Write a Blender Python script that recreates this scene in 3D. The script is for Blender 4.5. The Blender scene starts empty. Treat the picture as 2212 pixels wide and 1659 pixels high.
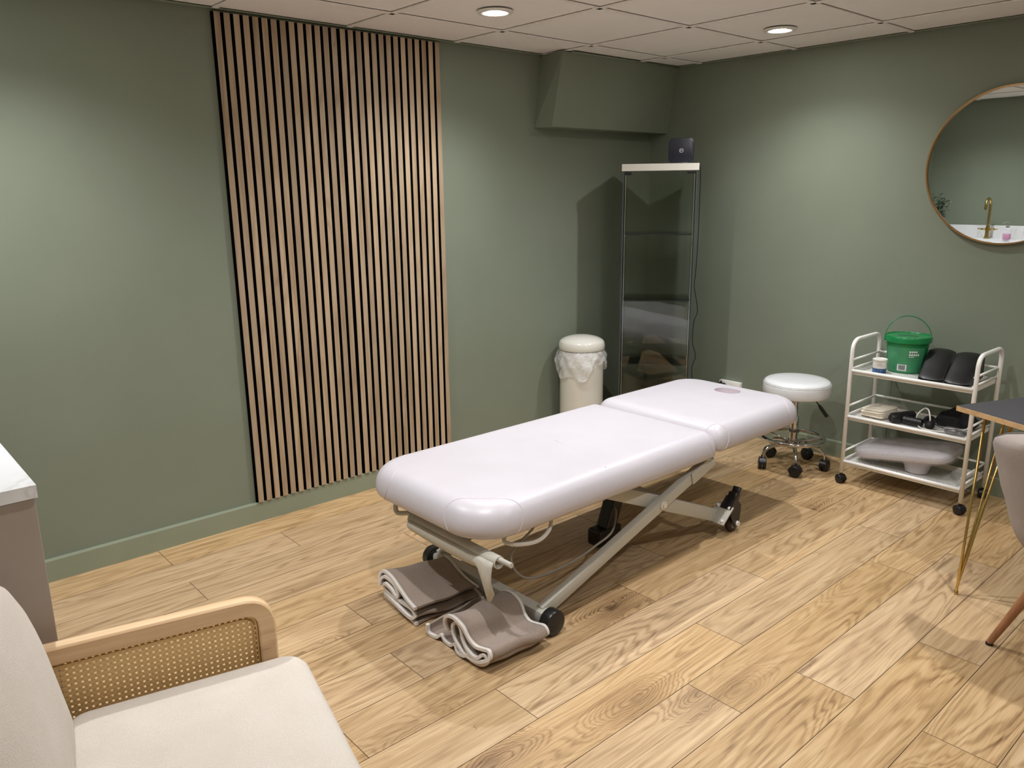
import bpy, bmesh, math, random
from mathutils import Vector, Matrix, Euler
PI=math.pi
random.seed(7)
C=bpy.context.scene.collection
S=bpy.context.scene
# ------------------------------------------------------------------ camera
CAM=Vector((-4.1235,-3.3035,1.4574)); YAW,PITCH,ROLL,FPX=0.7252,0.2396,-0.0111,1702.5
_f=Vector((math.sin(YAW)*math.cos(PITCH),math.cos(YAW)*math.cos(PITCH),-math.sin(PITCH)))
_r=Vector((math.cos(YAW),-math.sin(YAW),0)); _u=_r.cross(_f)
_r2=_r*math.cos(ROLL)+_u*math.sin(ROLL); _u2=-_r*math.sin(ROLL)+_u*math.cos(ROLL)
cd=bpy.data.cameras.new('camera'); cam=bpy.data.objects.new('camera',cd); C.objects.link(cam)
m=Matrix((( _r2.x,_u2.x,-_f.x,CAM.x),(_r2.y,_u2.y,-_f.y,CAM.y),(_r2.z,_u2.z,-_f.z,CAM.z),(0,0,0,1)))
cam.matrix_world=m
cd.sensor_fit='HORIZONTAL'; cd.sensor_width=36; cd.lens=36*FPX/2212; cd.clip_start=0.02
S.camera=cam
# ------------------------------------------------------------------ world, exposure
w=bpy.data.worlds.new('world'); S.world=w; w.use_nodes=True
w.node_tree.nodes['Background'].inputs[0].default_value=(0.8,0.78,0.75,1)
w.node_tree.nodes['Background'].inputs[1].default_value=0.0
S.view_settings.view_transform='Standard'; S.view_settings.look='None'
S.view_settings.gamma=1; S.view_settings.use_curve_mapping=False
S.view_settings.exposure=0.35
H=2.172
LIGHTS=[(-1.85,-0.66,1.0),(-0.58,-1.20,0.74),(-3.65,-0.66,1.05),(-3.05,-1.86,0.85),(-1.50,-1.78,0.62),(-1.85,-3.06,0.85),(-3.65,-3.3,0.25),(-0.45,-3.06,0.2)]
LIGHT_W=71.0
LIGHT_COL=(0.98,0.985,1.0)
# ------------------------------------------------------------------ helpers
def rgb(r,g,b):
    f=lambda c:((c/255+0.055)/1.055)**2.4 if c/255>0.04045 else c/255/12.92
    return (f(r),f(g),f(b),1)
def link_mesh(name,bm,mats,parent=None,smooth=False,loc=None):
    me=bpy.data.meshes.new(name); bm.normal_update(); bm.to_mesh(me); bm.free()
    if not isinstance(mats,(list,tuple)): mats=[mats]
    for k in mats: me.materials.append(k)
    o=bpy.data.objects.new(name,me); C.objects.link(o)
    if smooth:
        for p in me.polygons: p.use_smooth=True
        if smooth is not True:
            me.set_sharp_from_angle(angle=math.radians(smooth))
    if parent: o.parent=parent
    return o
def thing(name,label,cat,loc=(0,0,0),rz=0,group=None):
    o=bpy.data.objects.new(name,None); C.objects.link(o); o.empty_display_size=.05
    o.location=loc; o.rotation_euler=(0,0,rz); o['label']=label; o['category']=cat
    if group:o['group']=group
    return o
def tag(o,label,cat,group=None):
    o['label']=label;o['category']=cat
    if group:o['group']=group
    return o
def struct(o): o['kind']='structure'; return o
def box(bm,c,s,bev=0,seg=2,rot=None,mi=0):
    r=bmesh.ops.create_cube(bm,size=1.0); vs=r['verts']
    for v in vs: v.co=Vector((v.co.x*s[0],v.co.y*s[1],v.co.z*s[2]))
    fs=list({f for v in vs for f in v.link_faces})
    if bev>0:
        es=list({e for v in vs for e in v.link_edges})
        rr=bmesh.ops.bevel(bm,geom=es,offset=bev,segments=seg,profile=.5,affect='EDGES')
        vs=list({v for f in rr['faces'] for v in f.verts}|{v for v in vs if v.is_valid})
        fs=list({f for v in vs for f in v.link_faces})
    M=Matrix.Translation(Vector(c))
    if rot is not None: M=M@(rot if isinstance(rot,Matrix) else Euler(rot).to_matrix().to_4x4())
    for v in vs: v.co=M@v.co
    for f in fs: f.material_index=mi
    return vs
def beam(bm,a,b,w,h,bev=0.003,up=(0,0,1),mi=0):
    a=Vector(a);b=Vector(b);d=(b-a);L=d.length;d.normalize()
    y=Vector(up).cross(d); y.normalize(); z=d.cross(y)
    R=Matrix((d,y,z)).transposed().to_4x4()
    return box(bm,(a+b)/2,(L,w,h),bev,2,R,mi)
def frames(pts,closed=False):
    n=len(pts);T=[]
    for i in range(n):
        if closed: t=pts[(i+1)%n]-pts[i-1]
        else: t=pts[min(i+1,n-1)]-pts[max(i-1,0)]
        T.append(t.normalized())
    ref=Vector((0,0,1)) if abs(T[0].z)<.9 else Vector((1,0,0))
    N=[(ref-T[0]*ref.dot(T[0])).normalized()]
    for i in range(1,n):
        v=N[-1]-T[i]*N[-1].dot(T[i]); N.append(v.normalized())
    return T,N
def tube(bm,pts,r,seg=10,closed=False,cap=True,mi=0):
    pts=[Vector(p) for p in pts]; n=len(pts)
    rs=r if isinstance(r,(list,tuple)) else [r]*n
    T,N=frames(pts,closed); rings=[]
    for i in range(n):
        B=T[i].cross(N[i])
        rings.append([bm.verts.new(pts[i]+(N[i]*math.cos(2*PI*k/seg)+B*math.sin(2*PI*k/seg))*rs[i]) for k in range(seg)])
    m_=n if closed else n-1
    off=0
    if closed:
        best=min(range(seg),key=lambda o:sum((rings[-1][k].co-rings[0][(k+o)%seg].co).length for k in range(seg))); off=best
    for i in range(m_):
        A=rings[i];Bq=rings[(i+1)%n];o=off if (closed and i==n-1) else 0
        for k in range(seg):
            f=bm.faces.new((A[k],A[(k+1)%seg],Bq[(k+1+o)%seg],Bq[(k+o)%seg])); f.material_index=mi; f.smooth=True
    if cap and not closed:
        f=bm.faces.new(rings[0][::-1]);f.material_index=mi;f=bm.faces.new(rings[-1]);f.material_index=mi
    return rings
def rounded(pts,rad,seg=6,closed=False):
    pts=[Vector(p) for p in pts];n=len(pts);out=[]
    for i in range(n):
        if not closed and i in(0,n-1): out.append(pts[i]);continue
        p=pts[i];a=pts[i-1];b=pts[(i+1)%n]
        da=(a-p);db=(b-p);r=rad[i] if isinstance(rad,(list,tuple)) else rad
        ang=da.angle(db)
        if ang>3.1 or r<=0: out.append(p);continue
        t=min(r/math.tan(ang/2),da.length*.49,db.length*.49)
        A=p+da.normalized()*t;B=p+db.normalized()*t
        for k in range(seg+1):
            u=k/seg; out.append(A*(1-u)**2+p*2*u*(1-u)+B*u*u)
    return out
def spline(pts,sub=8,closed=False):
    pts=[Vector(p) for p in pts];n=len(pts);out=[]
    rng=range(n if closed else n-1)
    for i in rng:
        if closed: p0,p1,p2,p3=pts[i-1],pts[i],pts[(i+1)%n],pts[(i+2)%n]
        else: p0,p1,p2,p3=pts[max(i-1,0)],pts[i],pts[i+1],pts[min(i+2,n-1)]
        for k in range(sub):
            t=k/sub
            out.append(.5*((2*p1)+(p2-p0)*t+(2*p0-5*p1+4*p2-p3)*t*t+(3*p1-p0-3*p2+p3)*t**3))
    if not closed: out.append(pts[-1])
    return out
def lathe(bm,prof,c=(0,0,0),seg=40,mi=0,fn=None,cap=True):
    rings=[]
    c=Vector(c)
    for (r,z) in prof:
        ring=[]
        for k in range(seg):
            a=2*PI*k/seg; rr,zz=(r,z) if fn is None else fn(r,z,a)
            ring.append(bm.verts.new(c+Vector((rr*math.cos(a),rr*math.sin(a),zz))))
        rings.append(ring)
    for i in range(len(rings)-1):
        for k in range(seg):
            f=bm.faces.new((rings[i][k],rings[i][(k+1)%seg],rings[i+1][(k+1)%seg],rings[i+1][k]));f.material_index=mi;f.smooth=True
    if cap:
        f=bm.faces.new(rings[0][::-1]);f.material_index=mi
        f=bm.faces.new(rings[-1]);f.material_index=mi
    return rings
def rrect(hx,hy,rads,seg=8):
    """outline of a rounded rectangle, counter-clockwise; rads for corners (+x+y, -x+y, -x-y, +x-y)"""
    out=[]
    for (sx,sy,a0),r in zip(((1,1,0),(-1,1,PI/2),(-1,-1,PI),(1,-1,3*PI/2)),rads):
        for k in range(seg+1):
            a=a0+PI/2*k/seg
            out.append((sx*(hx-r)+r*math.cos(a),sy*(hy-r)+r*math.sin(a)))
    return out
def pad(bm,c,hx,hy,rads,prof,seg=8,crown=0.0,mi=0,inner=6,zfn=None):
    """cushion: prof = [(inset,z)...] bottom to top; the top is filled by concentric rings"""
    rings=[];c=Vector(c)
    L=list(prof); ins,zt=L[-1]
    m_=min(hx,hy)-ins
    for k in range(1,inner+1):
        L.append((ins+m_*.93*k/inner, zt+crown*(1-(1-k/inner)**2)))
    for (i,z) in L:
        pts=rrect(hx-i,hy-i,[max(.004,min(r-i*(.75 if r<.15 else .6),hx-i-.001,hy-i-.001)) for r in rads],seg)
        rings.append([bm.verts.new(c+Vector((x,y,z+(zfn(x,y,z) if zfn else 0)))) for x,y in pts])
    n=len(rings[0])
    for a in range(len(rings)-1):
        for k in range(n):
            f=bm.faces.new((rings[a][k],rings[a][(k+1)%n],rings[a+1][(k+1)%n],rings[a+1][k]));f.material_index=mi;f.smooth=True
    f=bm.faces.new(rings[0][::-1]);f.smooth=True;f=bm.faces.new(rings[-1]);f.smooth=True
    return rings
def text_mesh(txt,size,depth=.0005):
    cu=bpy.data.curves.new('t','FONT');cu.body=txt;cu.size=size;cu.extrude=depth;cu.align_x='CENTER';cu.align_y='CENTER';cu.resolution_u=3
    o=bpy.data.objects.new('t',cu);C.objects.link(o)
    dg=bpy.context.evaluated_depsgraph_get();me=bpy.data.meshes.new_from_object(o.evaluated_get(dg))
    bpy.data.objects.remove(o);bpy.data.curves.remove(cu)
    return me
def add_mesh(bm,me,M,mi=0):
    n0=len(bm.verts);nf=len(bm.faces); bm.from_mesh(me); bm.verts.ensure_lookup_table();bm.faces.ensure_lookup_table()
    for v in bm.verts[n0:]: v.co=M@v.co
    for f in bm.faces[nf:]: f.material_index=mi
# ------------------------------------------------------------------ materials
class NT:
    def __init__(s,name):
        s.m=bpy.data.materials.new(name);s.m.use_nodes=True;s.t=s.m.node_tree;s.n=s.t.nodes;s.l=s.t.links
        s.b=s.n['Principled BSDF'];s.out=s.n['Material Output']
    def new(s,ty,**k):
        x=s.n.new(ty)
        for a,b in k.items(): setattr(x,a,b)
        return x
    def set(s,x,**k):
        for a,b in k.items(): x.inputs[a.replace('_',' ')].default_value=b
    def link(s,a,b): s.l.new(a,b)
    def math(s,op,a,b=None,c=None):
        x=s.new('ShaderNodeMath',operation=op)
        for i,v in enumerate((a,b,c)):
            if v is None: continue
            if isinstance(v,(int,float)): x.inputs[i].default_value=v
            else: s.link(v,x.inputs[i])
        return x.outputs[0]
    def coord(s,kind='Object'): return s.new('ShaderNodeTexCoord').outputs[kind]
    def mapping(s,v,scale=(1,1,1),loc=(0,0,0)):
        x=s.new('ShaderNodeMapping');x.inputs['Scale'].default_value=scale;x.inputs['Location'].default_value=loc;s.link(v,x.inputs['Vector']);return x.outputs[0]
    def noise(s,v,scale=5,detail=3,rough=.5,dist=0):
        x=s.new('ShaderNodeTexNoise');x.inputs['Scale'].default_value=scale;x.inputs['Detail'].default_value=detail;x.inputs['Roughness'].default_value=rough;x.inputs['Distortion'].default_value=dist
        if v is not None:s.link(v,x.inputs['Vector'])
        return x.outputs['Fac']
    def ramp(s,f,stops):
        x=s.new('ShaderNodeValToRGB');e=x.color_ramp.elements
        while len(e)<len(stops): e.new(.5)
        for k,(p,c) in enumerate(stops): e[k].position=p;e[k].color=c if len(c)==4 else (*c,1)
        s.link(f,x.inputs[0]);return x.outputs[0]
    def mix(s,f,a,b,mode='MIX'):
        x=s.new('ShaderNodeMix',data_type='RGBA',blend_type=mode)
        for i,v in ((0,f),(6,a),(7,b)):
            if isinstance(v,(int,float)): x.inputs[i].default_value=v
            elif isinstance(v,tuple): x.inputs[i].default_value=v
            else: s.link(v,x.inputs[i])
        return x.outputs[2]
    def bump(s,h,strength=.3,dist=.001):
        x=s.new('ShaderNodeBump');x.inputs['Strength'].default_value=strength;x.inputs['Distance'].default_value=dist
        s.link(h,x.inputs['Height']);s.link(x.outputs[0],s.b.inputs['Normal']);return x
def simple(name,col,rough=.5,metal=0,nscale=40,var=.06,bump=0,bdist=.0005,coat=0,spec=.5,sheen=0):
    t=NT(name);v=t.coord();n=t.noise(v,nscale,3)
    dk=tuple(c*(1-var) for c in col[:3])+(1,);lt=tuple(min(1,c*(1+var)) for c in col[:3])+(1,)
    t.link(t.ramp(n,[(.3,dk),(.7,lt)]),t.b.inputs['Base Color'])
    t.set(t.b,Roughness=rough,Metallic=metal); t.b.inputs['Specular IOR Level'].default_value=spec
    if coat: t.b.inputs['Coat Weight'].default_value=coat;t.b.inputs['Coat Roughness'].default_value=.08
    if sheen: t.b.inputs['Sheen Weight'].default_value=sheen
    if bump: t.bump(n,bump,bdist)
    return t.m
def mat_wall():
    t=NT('green_wall_paint');v=t.coord()
    n=t.noise(v,3,4);n2=t.noise(v,220,4,.6)
    t.link(t.ramp(n,[(.3,rgb(122,130,114)),(.7,rgb(126,134,118))]),t.b.inputs['Base Color'])
    t.set(t.b,Roughness=.62);t.b.inputs['Specular IOR Level'].default_value=.35
    t.bump(n2,.25,.0006);return t.m
def wood_nodes(t,v,rnd,base,dark,light,along='X',ring=26,knots=True):
    """grain: contour lines of stretched noise + fibres + knots; rnd = per-piece random value"""
    off=t.new('ShaderNodeCombineXYZ')
    t.link(t.math('MULTIPLY',rnd,37.0),off.inputs[0]);t.link(t.math('MULTIPLY',rnd,91.0),off.inputs[1]);t.link(t.math('MULTIPLY',rnd,53.0),off.inputs[2])
    va=t.new('ShaderNodeVectorMath',operation='ADD');t.link(v,va.inputs[0]);t.link(off.outputs[0],va.inputs[1]);p=va.outputs[0]
    sc={'X':(.85,6.0,6.0),'Z':(6.5,6.5,1.1)}[along]; sf={'X':(5,160,160),'Z':(160,160,5)}[along]; sk={'X':(1.35,3.4,3.4),'Z':(3.4,3.4,1.35)}[along]
    low=t.noise(t.mapping(p,sc),1.0,2.5,.45,.35)
    if knots:
        vo=t.new('ShaderNodeTexVoronoi');vo.inputs['Scale'].default_value=1.0;vo.inputs['Randomness'].default_value=.85
        kd=t.noise(t.mapping(p,(14,14,14)),1,2)
        vv=t.new('ShaderNodeVectorMath',operation='ADD');t.link(t.mapping(p,sk),vv.inputs[0])
        cm=t.new('ShaderNodeCombineXYZ');t.link(t.math('MULTIPLY',kd,.14),cm.inputs[0]);t.link(t.math('MULTIPLY',kd,.14),cm.inputs[1]);t.link(cm.outputs[0],vv.inputs[1])
        t.link(vv.outputs[0],vo.inputs['Vector']);D=vo.outputs['Distance']
        kn=t.new('ShaderNodeMapRange');kn.interpolation_type='SMOOTHSTEP';t.link(D,kn.inputs[0]);kn.inputs[1].default_value=0;kn.inputs[2].default_value=.34;kn.inputs[3].default_value=1;kn.inputs[4].default_value=0
        kc=t.new('ShaderNodeMapRange');kc.interpolation_type='SMOOTHSTEP';t.link(D,kc.inputs[0]);kc.inputs[1].default_value=.02;kc.inputs[2].default_value=.085;kc.inputs[3].default_value=1;kc.inputs[4].default_value=0
        sel=t.new('ShaderNodeSeparateColor');t.link(vo.outputs['Color'],sel.inputs[0]);on=t.math('GREATER_THAN',sel.outputs[0],.52)
        K=t.math('MULTIPLY',kn.outputs[0],on);KC=t.math('MULTIPLY',kc.outputs[0],on)
        low=t.math('ADD',low,t.math('MULTIPLY',K,.42))
    fz=t.noise(t.mapping(p,{'X':(9,70,70),'Z':(70,70,9)}[along]),1.0,2,.6)
    low=t.math('ADD',low,t.math('MULTIPLY',fz,.035))
    rings=t.math('SINE',t.math('MULTIPLY',low,2*PI*ring))
    rings=t.math('MULTIPLY_ADD',rings,.5,.5); rings=t.math('POWER',rings,2.2)
    fib=t.noise(t.mapping(p,sf),1.0,3,.6)
    med={'X':(1.6,34,34),'Z':(34,34,1.6)}[along]; mid=t.noise(t.mapping(p,med),1.0,3,.6)
    patch=t.noise(t.mapping(p,{'X':(1.0,3,3),'Z':(3,3,1.0)}[along]),1.0,2)
    amt=t.math('MULTIPLY',rings,t.math('MULTIPLY_ADD',patch,1.1,-.15))
    g=t.math('ADD',t.math('MULTIPLY',amt,.36),t.math('ADD',t.math('MULTIPLY',fib,.50),t.math('MULTIPLY',mid,.50)))
    if knots: g=t.math('ADD',g,t.math('MULTIPLY',K,.22))
    col=t.ramp(g,[(.30,light),(.58,base),(.95,dark)])
    if knots: col=t.mix(t.math('MULTIPLY',KC,.8),col,rgb(72,50,32))
    # thin dark checks
    ck=t.noise(t.mapping(p,{'X':(1.5,20,20),'Z':(20,20,1.5)}[along]),1.0,1,.5,.6)
    c1=t.new('ShaderNodeMapRange');t.link(t.math('ABSOLUTE',t.math('SUBTRACT',ck,.68)),c1.inputs[0]);c1.inputs[1].default_value=0;c1.inputs[2].default_value=.006;c1.inputs[3].default_value=.5;c1.inputs[4].default_value=0
    col=t.mix(c1.outputs[0],col,rgb(90,62,38))
    return col,g
def mat_floor():
    t=NT('oak_laminate');v=t.coord()
    a=t.new('ShaderNodeAttribute',attribute_name='rnd');r=a.outputs['Fac']
    col,g=wood_nodes(t,v,r,rgb(178,147,106),rgb(100,70,42),rgb(208,180,140),'X',21)
    hs=t.new('ShaderNodeHueSaturation');t.link(col,hs.inputs['Color'])
    t.link(t.math('MULTIPLY_ADD',r,.16,.90),hs.inputs['Value']);t.link(t.math('MULTIPLY_ADD',t.math('FRACT',t.math('MULTIPLY',r,7.3)),.16,.90),hs.inputs['Saturation'])
    t.link(hs.outputs[0],t.b.inputs['Base Color']);t.set(t.b,Roughness=.42);t.b.inputs['Specular IOR Level'].default_value=.4
    t.bump(g,.12,.0006);return t.m
def mat_slat():
    t=NT('oak_veneer_slat');v=t.coord()
    a=t.new('ShaderNodeAttribute',attribute_name='rnd');r=a.outputs['Fac']
    col,g=wood_nodes(t,v,r,rgb(172,150,122),rgb(134,108,80),rgb(190,170,143),'Z',7,False)
    hs=t.new('ShaderNodeHueSaturation');t.link(col,hs.inputs['Color']);t.link(t.math('MULTIPLY_ADD',r,.30,.80),hs.inputs['Value'])
    t.link(hs.outputs[0],t.b.inputs['Base Color']);t.set(t.b,Roughness=.5);return t.m
def mat_wood(name,base,dark,light,along='X',ring=8,seed=.3,rough=.45):
    t=NT(name);v=t.coord();val=t.new('ShaderNodeValue');val.outputs[0].default_value=seed
    col,g=wood_nodes(t,v,val.outputs[0],base,dark,light,along,ring,False)
    t.link(col,t.b.inputs['Base Color']);t.set(t.b,Roughness=rough);return t.m
def mat_ceiling():
    t=NT('mineral_ceiling_tile');v=t.coord();n=t.noise(v,160,4,.7);n2=t.noise(v,3,2)
    t.link(t.ramp(n2,[(.3,rgb(243,239,238)),(.7,rgb(246,243,242))]),t.b.inputs['Base Color'])
    t.set(t.b,Roughness=.95);t.b.inputs['Specular IOR Level'].default_value=.1;t.bump(n,.35,.001);return t.m
def mat_leather(name,col,rough=.38,crease=None,coat=.15):
    t=NT(name);v=t.coord();n=t.noise(v,420,3,.6);n2=t.noise(v,6,3)
    dk=tuple(c*.96 for c in col[:3])+(1,)
    t.link(t.ramp(n2,[(.3,dk),(.7,col)]),t.b.inputs['Base Color'])
    t.set(t.b,Roughness=rough);t.b.inputs['Coat Weight'].default_value=coat;t.b.inputs['Coat Roughness'].default_value=.3
    h=t.math('MULTIPLY',n,.10)
    h=t.math('ADD',h,t.math('MULTIPLY',n2,2.0))
    t.bump(h,.5,.0015);return t.m
def mat_glass():
    t=NT('clear_glass');v=t.coord();n=t.noise(v,2,2)
    tr=t.new('ShaderNodeBsdfTransparent');t.link(t.ramp(n,[(.3,(.978,.988,.981,1)),(.7,(.982,.99,.984,1))]),tr.inputs[0])
    gl=t.new('ShaderNodeBsdfGlossy');gl.inputs['Roughness'].default_value=.0
    fr=t.new('ShaderNodeFresnel');fr.inputs['IOR'].default_value=1.5
    mx=t.new('ShaderNodeMixShader');t.link(t.math('MULTIPLY',fr.outputs[0],1.0),mx.inputs[0]);t.link(tr.outputs[0],mx.inputs[1]);t.link(gl.outputs[0],mx.inputs[2])
    t.link(mx.outputs[0],t.out.inputs['Surface']);t.n.remove(t.b);return t.m
def mat_film(name,alpha=.45,tint=(.9,.9,.9,1),scale=25):
    """thin crinkled plastic film"""
    t=NT(name);v=t.coord();n=t.noise(v,scale,4,.6,.8)
    t.set(t.b,Roughness=.18);t.b.inputs['Base Color'].default_value=tint
    bp=t.new('ShaderNodeBump');bp.inputs['Strength'].default_value=.9;bp.inputs['Distance'].default_value=.01;t.link(n,bp.inputs['Height']);t.link(bp.outputs[0],t.b.inputs['Normal'])
    al=t.new('ShaderNodeMapRange');t.link(n,al.inputs[0]);al.inputs[1].default_value=.35;al.inputs[2].default_value=.7;al.inputs[3].default_value=alpha*.6;al.inputs[4].default_value=min(1,alpha*1.5)
    t.link(al.outputs[0],t.b.inputs['Alpha']);return t.m
def mat_perforated():
    t=NT('perforated_white_steel');v=t.coord();sp=t.new('ShaderNodeSeparateXYZ');t.link(v,sp.inputs[0])
    def d(o,off=0): return t.math('SUBTRACT',t.math('FRACT',t.math('ADD',t.math('DIVIDE',o,.014),off)),.5)
    def hole(o): 
        a=d(sp.outputs[0],o);b=d(sp.outputs[1],o)
        return t.math('LESS_THAN',t.math('SQRT',t.math('ADD',t.math('MULTIPLY',a,a),t.math('MULTIPLY',b,b))),.21)
    h=t.math('MAXIMUM',hole(0),hole(.5)); 
    t.b.inputs['Base Color'].default_value=rgb(226,226,222);t.set(t.b,Roughness=.35)
    t.link(t.math('SUBTRACT',1.0,h),t.b.inputs['Alpha']);return t.m
def mat_cane():
    t=NT('woven_cane');v=t.coord();sp=t.new('ShaderNodeSeparateXYZ');t.link(v,sp.inputs[0])
    X,Z=sp.outputs[0],sp.outputs[2]
    P_=.0125
    def fr(o,off): return t.math('SUBTRACT',t.math('FRACT',t.math('ADD',t.math('DIVIDE',o,P_),off)),.5)
    a=fr(X,0);b=fr(Z,0)
    d=t.math('SQRT',t.math('ADD',t.math('MULTIPLY',a,a),t.math('MULTIPLY',b,b)))
    hole=t.math('LESS_THAN',d,.19)
    dg=t.math('ABSOLUTE',fr(t.math('ADD',X,Z),.5));dg2=t.math('ABSOLUTE',fr(t.math('SUBTRACT',X,Z),.5))
    g=t.math('MINIMUM',dg,dg2)
    n=t.noise(v,300,2)
    col=t.ramp(t.math('ADD',t.math('MULTIPLY',g,1.2),t.math('MULTIPLY',n,.4)),[(.1,rgb(222,190,136)),(.8,rgb(200,162,104))])
    t.link(col,t.b.inputs['Base Color']);t.set(t.b,Roughness=.5)
    t.link(t.math('SUBTRACT',1.0,hole),t.b.inputs['Alpha']);t.bump(g,.6,.002);return t.m
def mat_towel(name,c1,c2):
    t=NT(name);v=t.coord();n=t.noise(v,380,4,.7);n2=t.noise(v,9,3)
    c=t.ramp(t.math('ADD',t.math('MULTIPLY',n,.7),t.math('MULTIPLY',n2,.3)),[(.35,c1),(.65,c2)])
    t.link(c,t.b.inputs['Base Color']);t.set(t.b,Roughness=.95);t.b.inputs['Specular IOR Level'].default_value=.1;t.b.inputs['Sheen Weight'].default_value=.25
    t.bump(n,.9,.0025);return t.m
def mat_quartz():
    t=NT('veined_white_quartz');v=t.coord();n=t.noise(v,1.6,5,.6,1.6)
    vn=t.math('ABSOLUTE',t.math('SUBTRACT',n,.5))
    t.link(t.ramp(vn,[(0,rgb(214,212,212)),(.012,rgb(226,226,228)),(.05,rgb(232,232,235))]),t.b.inputs['Base Color'])
    t.set(t.b,Roughness=.15);return t.m
def emit(name,col,st):
    t=NT(name);e=t.new('ShaderNodeEmission');e.inputs[0].default_value=col;e.inputs[1].default_value=st;t.link(e.outputs[0],t.out.inputs['Surface']);t.n.remove(t.b);return t.m
M={}
M['pale_bounce_wall']=simple('off_white_bounce_paint',rgb(232,228,220),.7,nscale=3,var=.02)  # pale colour for the unseen front wall, chosen to bounce more light
M['wall']=mat_wall();M['floor']=mat_floor();M['slat']=mat_slat();M['ceil']=mat_ceiling()
M['felt']=simple('black_felt',rgb(7,7,8),1.0,spec=.02,nscale=300,var=.3)
M['tbar']=simple('white_grid_bar',rgb(246,242,240),.5)
M['green_gloss']=simple('green_trim_paint',rgb(136,145,125),.35,nscale=6,var=.03)
M['white_metal']=simple('white_powder_coat',rgb(240,239,235),.3,nscale=60,var=.02,coat=.2)
M['perf']=mat_perforated();M['glass']=mat_glass()
M['chrome']=simple('chrome',rgb(200,200,200),.09,1,nscale=5,var=.04)
M['steel']=simple('brushed_steel',rgb(205,208,204),.3,1)
M['black_plastic']=simple('black_plastic',rgb(22,22,24),.35,nscale=200,var=.2)
M['black_rubber']=simple('black_rubber',rgb(16,16,17),.6,nscale=200,var=.2)
M['grey_paint']=simple('light_grey_powder_coat',rgb(186,184,174),.42,nscale=200,var=.03,bump=.1)
M['white_cap']=simple('white_nylon',rgb(225,222,215),.4)
M['bed']=mat_leather('pinkish_white_vinyl',rgb(194,190,196),.42)
M['bed_seam']=simple('vinyl_seam',rgb(205,195,203),.5)
M['pink']=mat_leather('pale_pink_vinyl',rgb(235,208,214),.5)
M['stool']=mat_leather('white_vinyl',rgb(224,226,228),.22,coat=.5)
M['brass']=simple('brushed_gold',rgb(204,178,112),.25,1,nscale=90,var=.08)
M['mirror_frame']=simple('gold_frame',rgb(190,150,100),.3,1)
M['mirror']=simple('mirror_silver',rgb(222,226,224),.0,1,nscale=3,var=.005)
M['cream']=simple('cream_enamel',rgb(218,216,206),.16,nscale=4,var=.02,coat=.4)
M['bag']=mat_film('thin_white_bag',.42,(.88,.89,.9,1),18)
M['wrap']=mat_film('clear_wrap',.16,(.85,.82,.8,1),40)
M['navy']=simple('navy_plastic',rgb(24,27,40),.4,nscale=30,var=.1)
M['logo']=simple('white_print',rgb(225,225,225),.5)
M['bucket']=simple('green_plastic',rgb(18,122,66),.28,nscale=20,var=.08)
M['bucket_label']=simple('green_label',rgb(62,138,96),.35,nscale=20,var=.1)
M['print_dark']=simple('dark_print',rgb(60,70,75),.5)
M['jar_white']=simple('jar_white',rgb(222,220,214),.3)
def mat_jarblue():
    t=NT('blue_wash_print');v=t.coord();n=t.noise(v,60,4,.7,1)
    t.link(t.ramp(n,[(.3,rgb(30,48,84)),(.55,rgb(52,92,140)),(.8,rgb(150,170,190))]),t.b.inputs['Base Color']);t.set(t.b,Roughness=.35);return t.m
M['jar_blue']=mat_jarblue()
M['black_leather']=mat_leather('black_leatherette',rgb(11,11,13),.40,coat=.05)
M['black_fabric']=simple('black_fabric',rgb(18,18,22),.85,nscale=200,var=.3,bump=.5)
M['cloth']=simple('unbleached_cotton',rgb(226,216,196),.9,nscale=120,var=.05,bump=.6)
M['cream_fabric']=mat_towel('cream_boucle',rgb(212,202,190),rgb(228,220,210))
M['velvet']=mat_towel('greige_velvet',rgb(150,138,130),rgb(166,154,146))
M['piping']=simple('grey_piping',rgb(88,84,80),.6)
M['towel']=mat_towel('taupe_towel',rgb(140,124,112),rgb(168,152,140))
M['hem']=mat_towel('white_hem',rgb(222,214,206),rgb(240,234,228))
M['paper']=simple('paper_roll',rgb(192,189,178),.8,nscale=60,var=.04)
M['ash']=mat_wood('pale_ash',rgb(214,180,140),rgb(184,146,104),rgb(230,202,164),'X',9,.37)
M['beech']=mat_wood('brown_beech',rgb(160,112,76),rgb(120,80,50),rgb(178,130,92),'Z',6,.7)
M['ply']=mat_wood('plywood_edge',rgb(196,160,116),rgb(150,112,72),rgb(214,182,140),'X',14,.2)
M['cane']=mat_cane()
M['desk_top']=simple('black_laminate',rgb(58,58,62),.5,nscale=300,var=.05)
M['quartz']=mat_quartz()
M['taupe_paint']=simple('taupe_cabinet',rgb(160,148,138),.45,nscale=20,var=.02)
M['cable']=simple('grey_cable',rgb(150,146,138),.5)
M['white_cable']=simple('white_tube',rgb(222,220,214),.4)
M['lens']=emit('lit_lamp_lens',(1,.97,.93,1),220)
M['leaf']=simple('leaf_green',rgb(48,72,46),.5,nscale=30,var=.25)
M['petal']=simple('white_petal',rgb(215,215,205),.6)
M['pot']=simple('grey_pot',rgb(120,118,112),.5)
M['soap']=simple('pink_soap',rgb(226,70,170),.25)
M['clearp']=mat_film('clear_bottle',.35,(.9,.9,.95,1),10)
M['porcelain']=simple('white_ceramic',rgb(232,232,235),.1)
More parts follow.
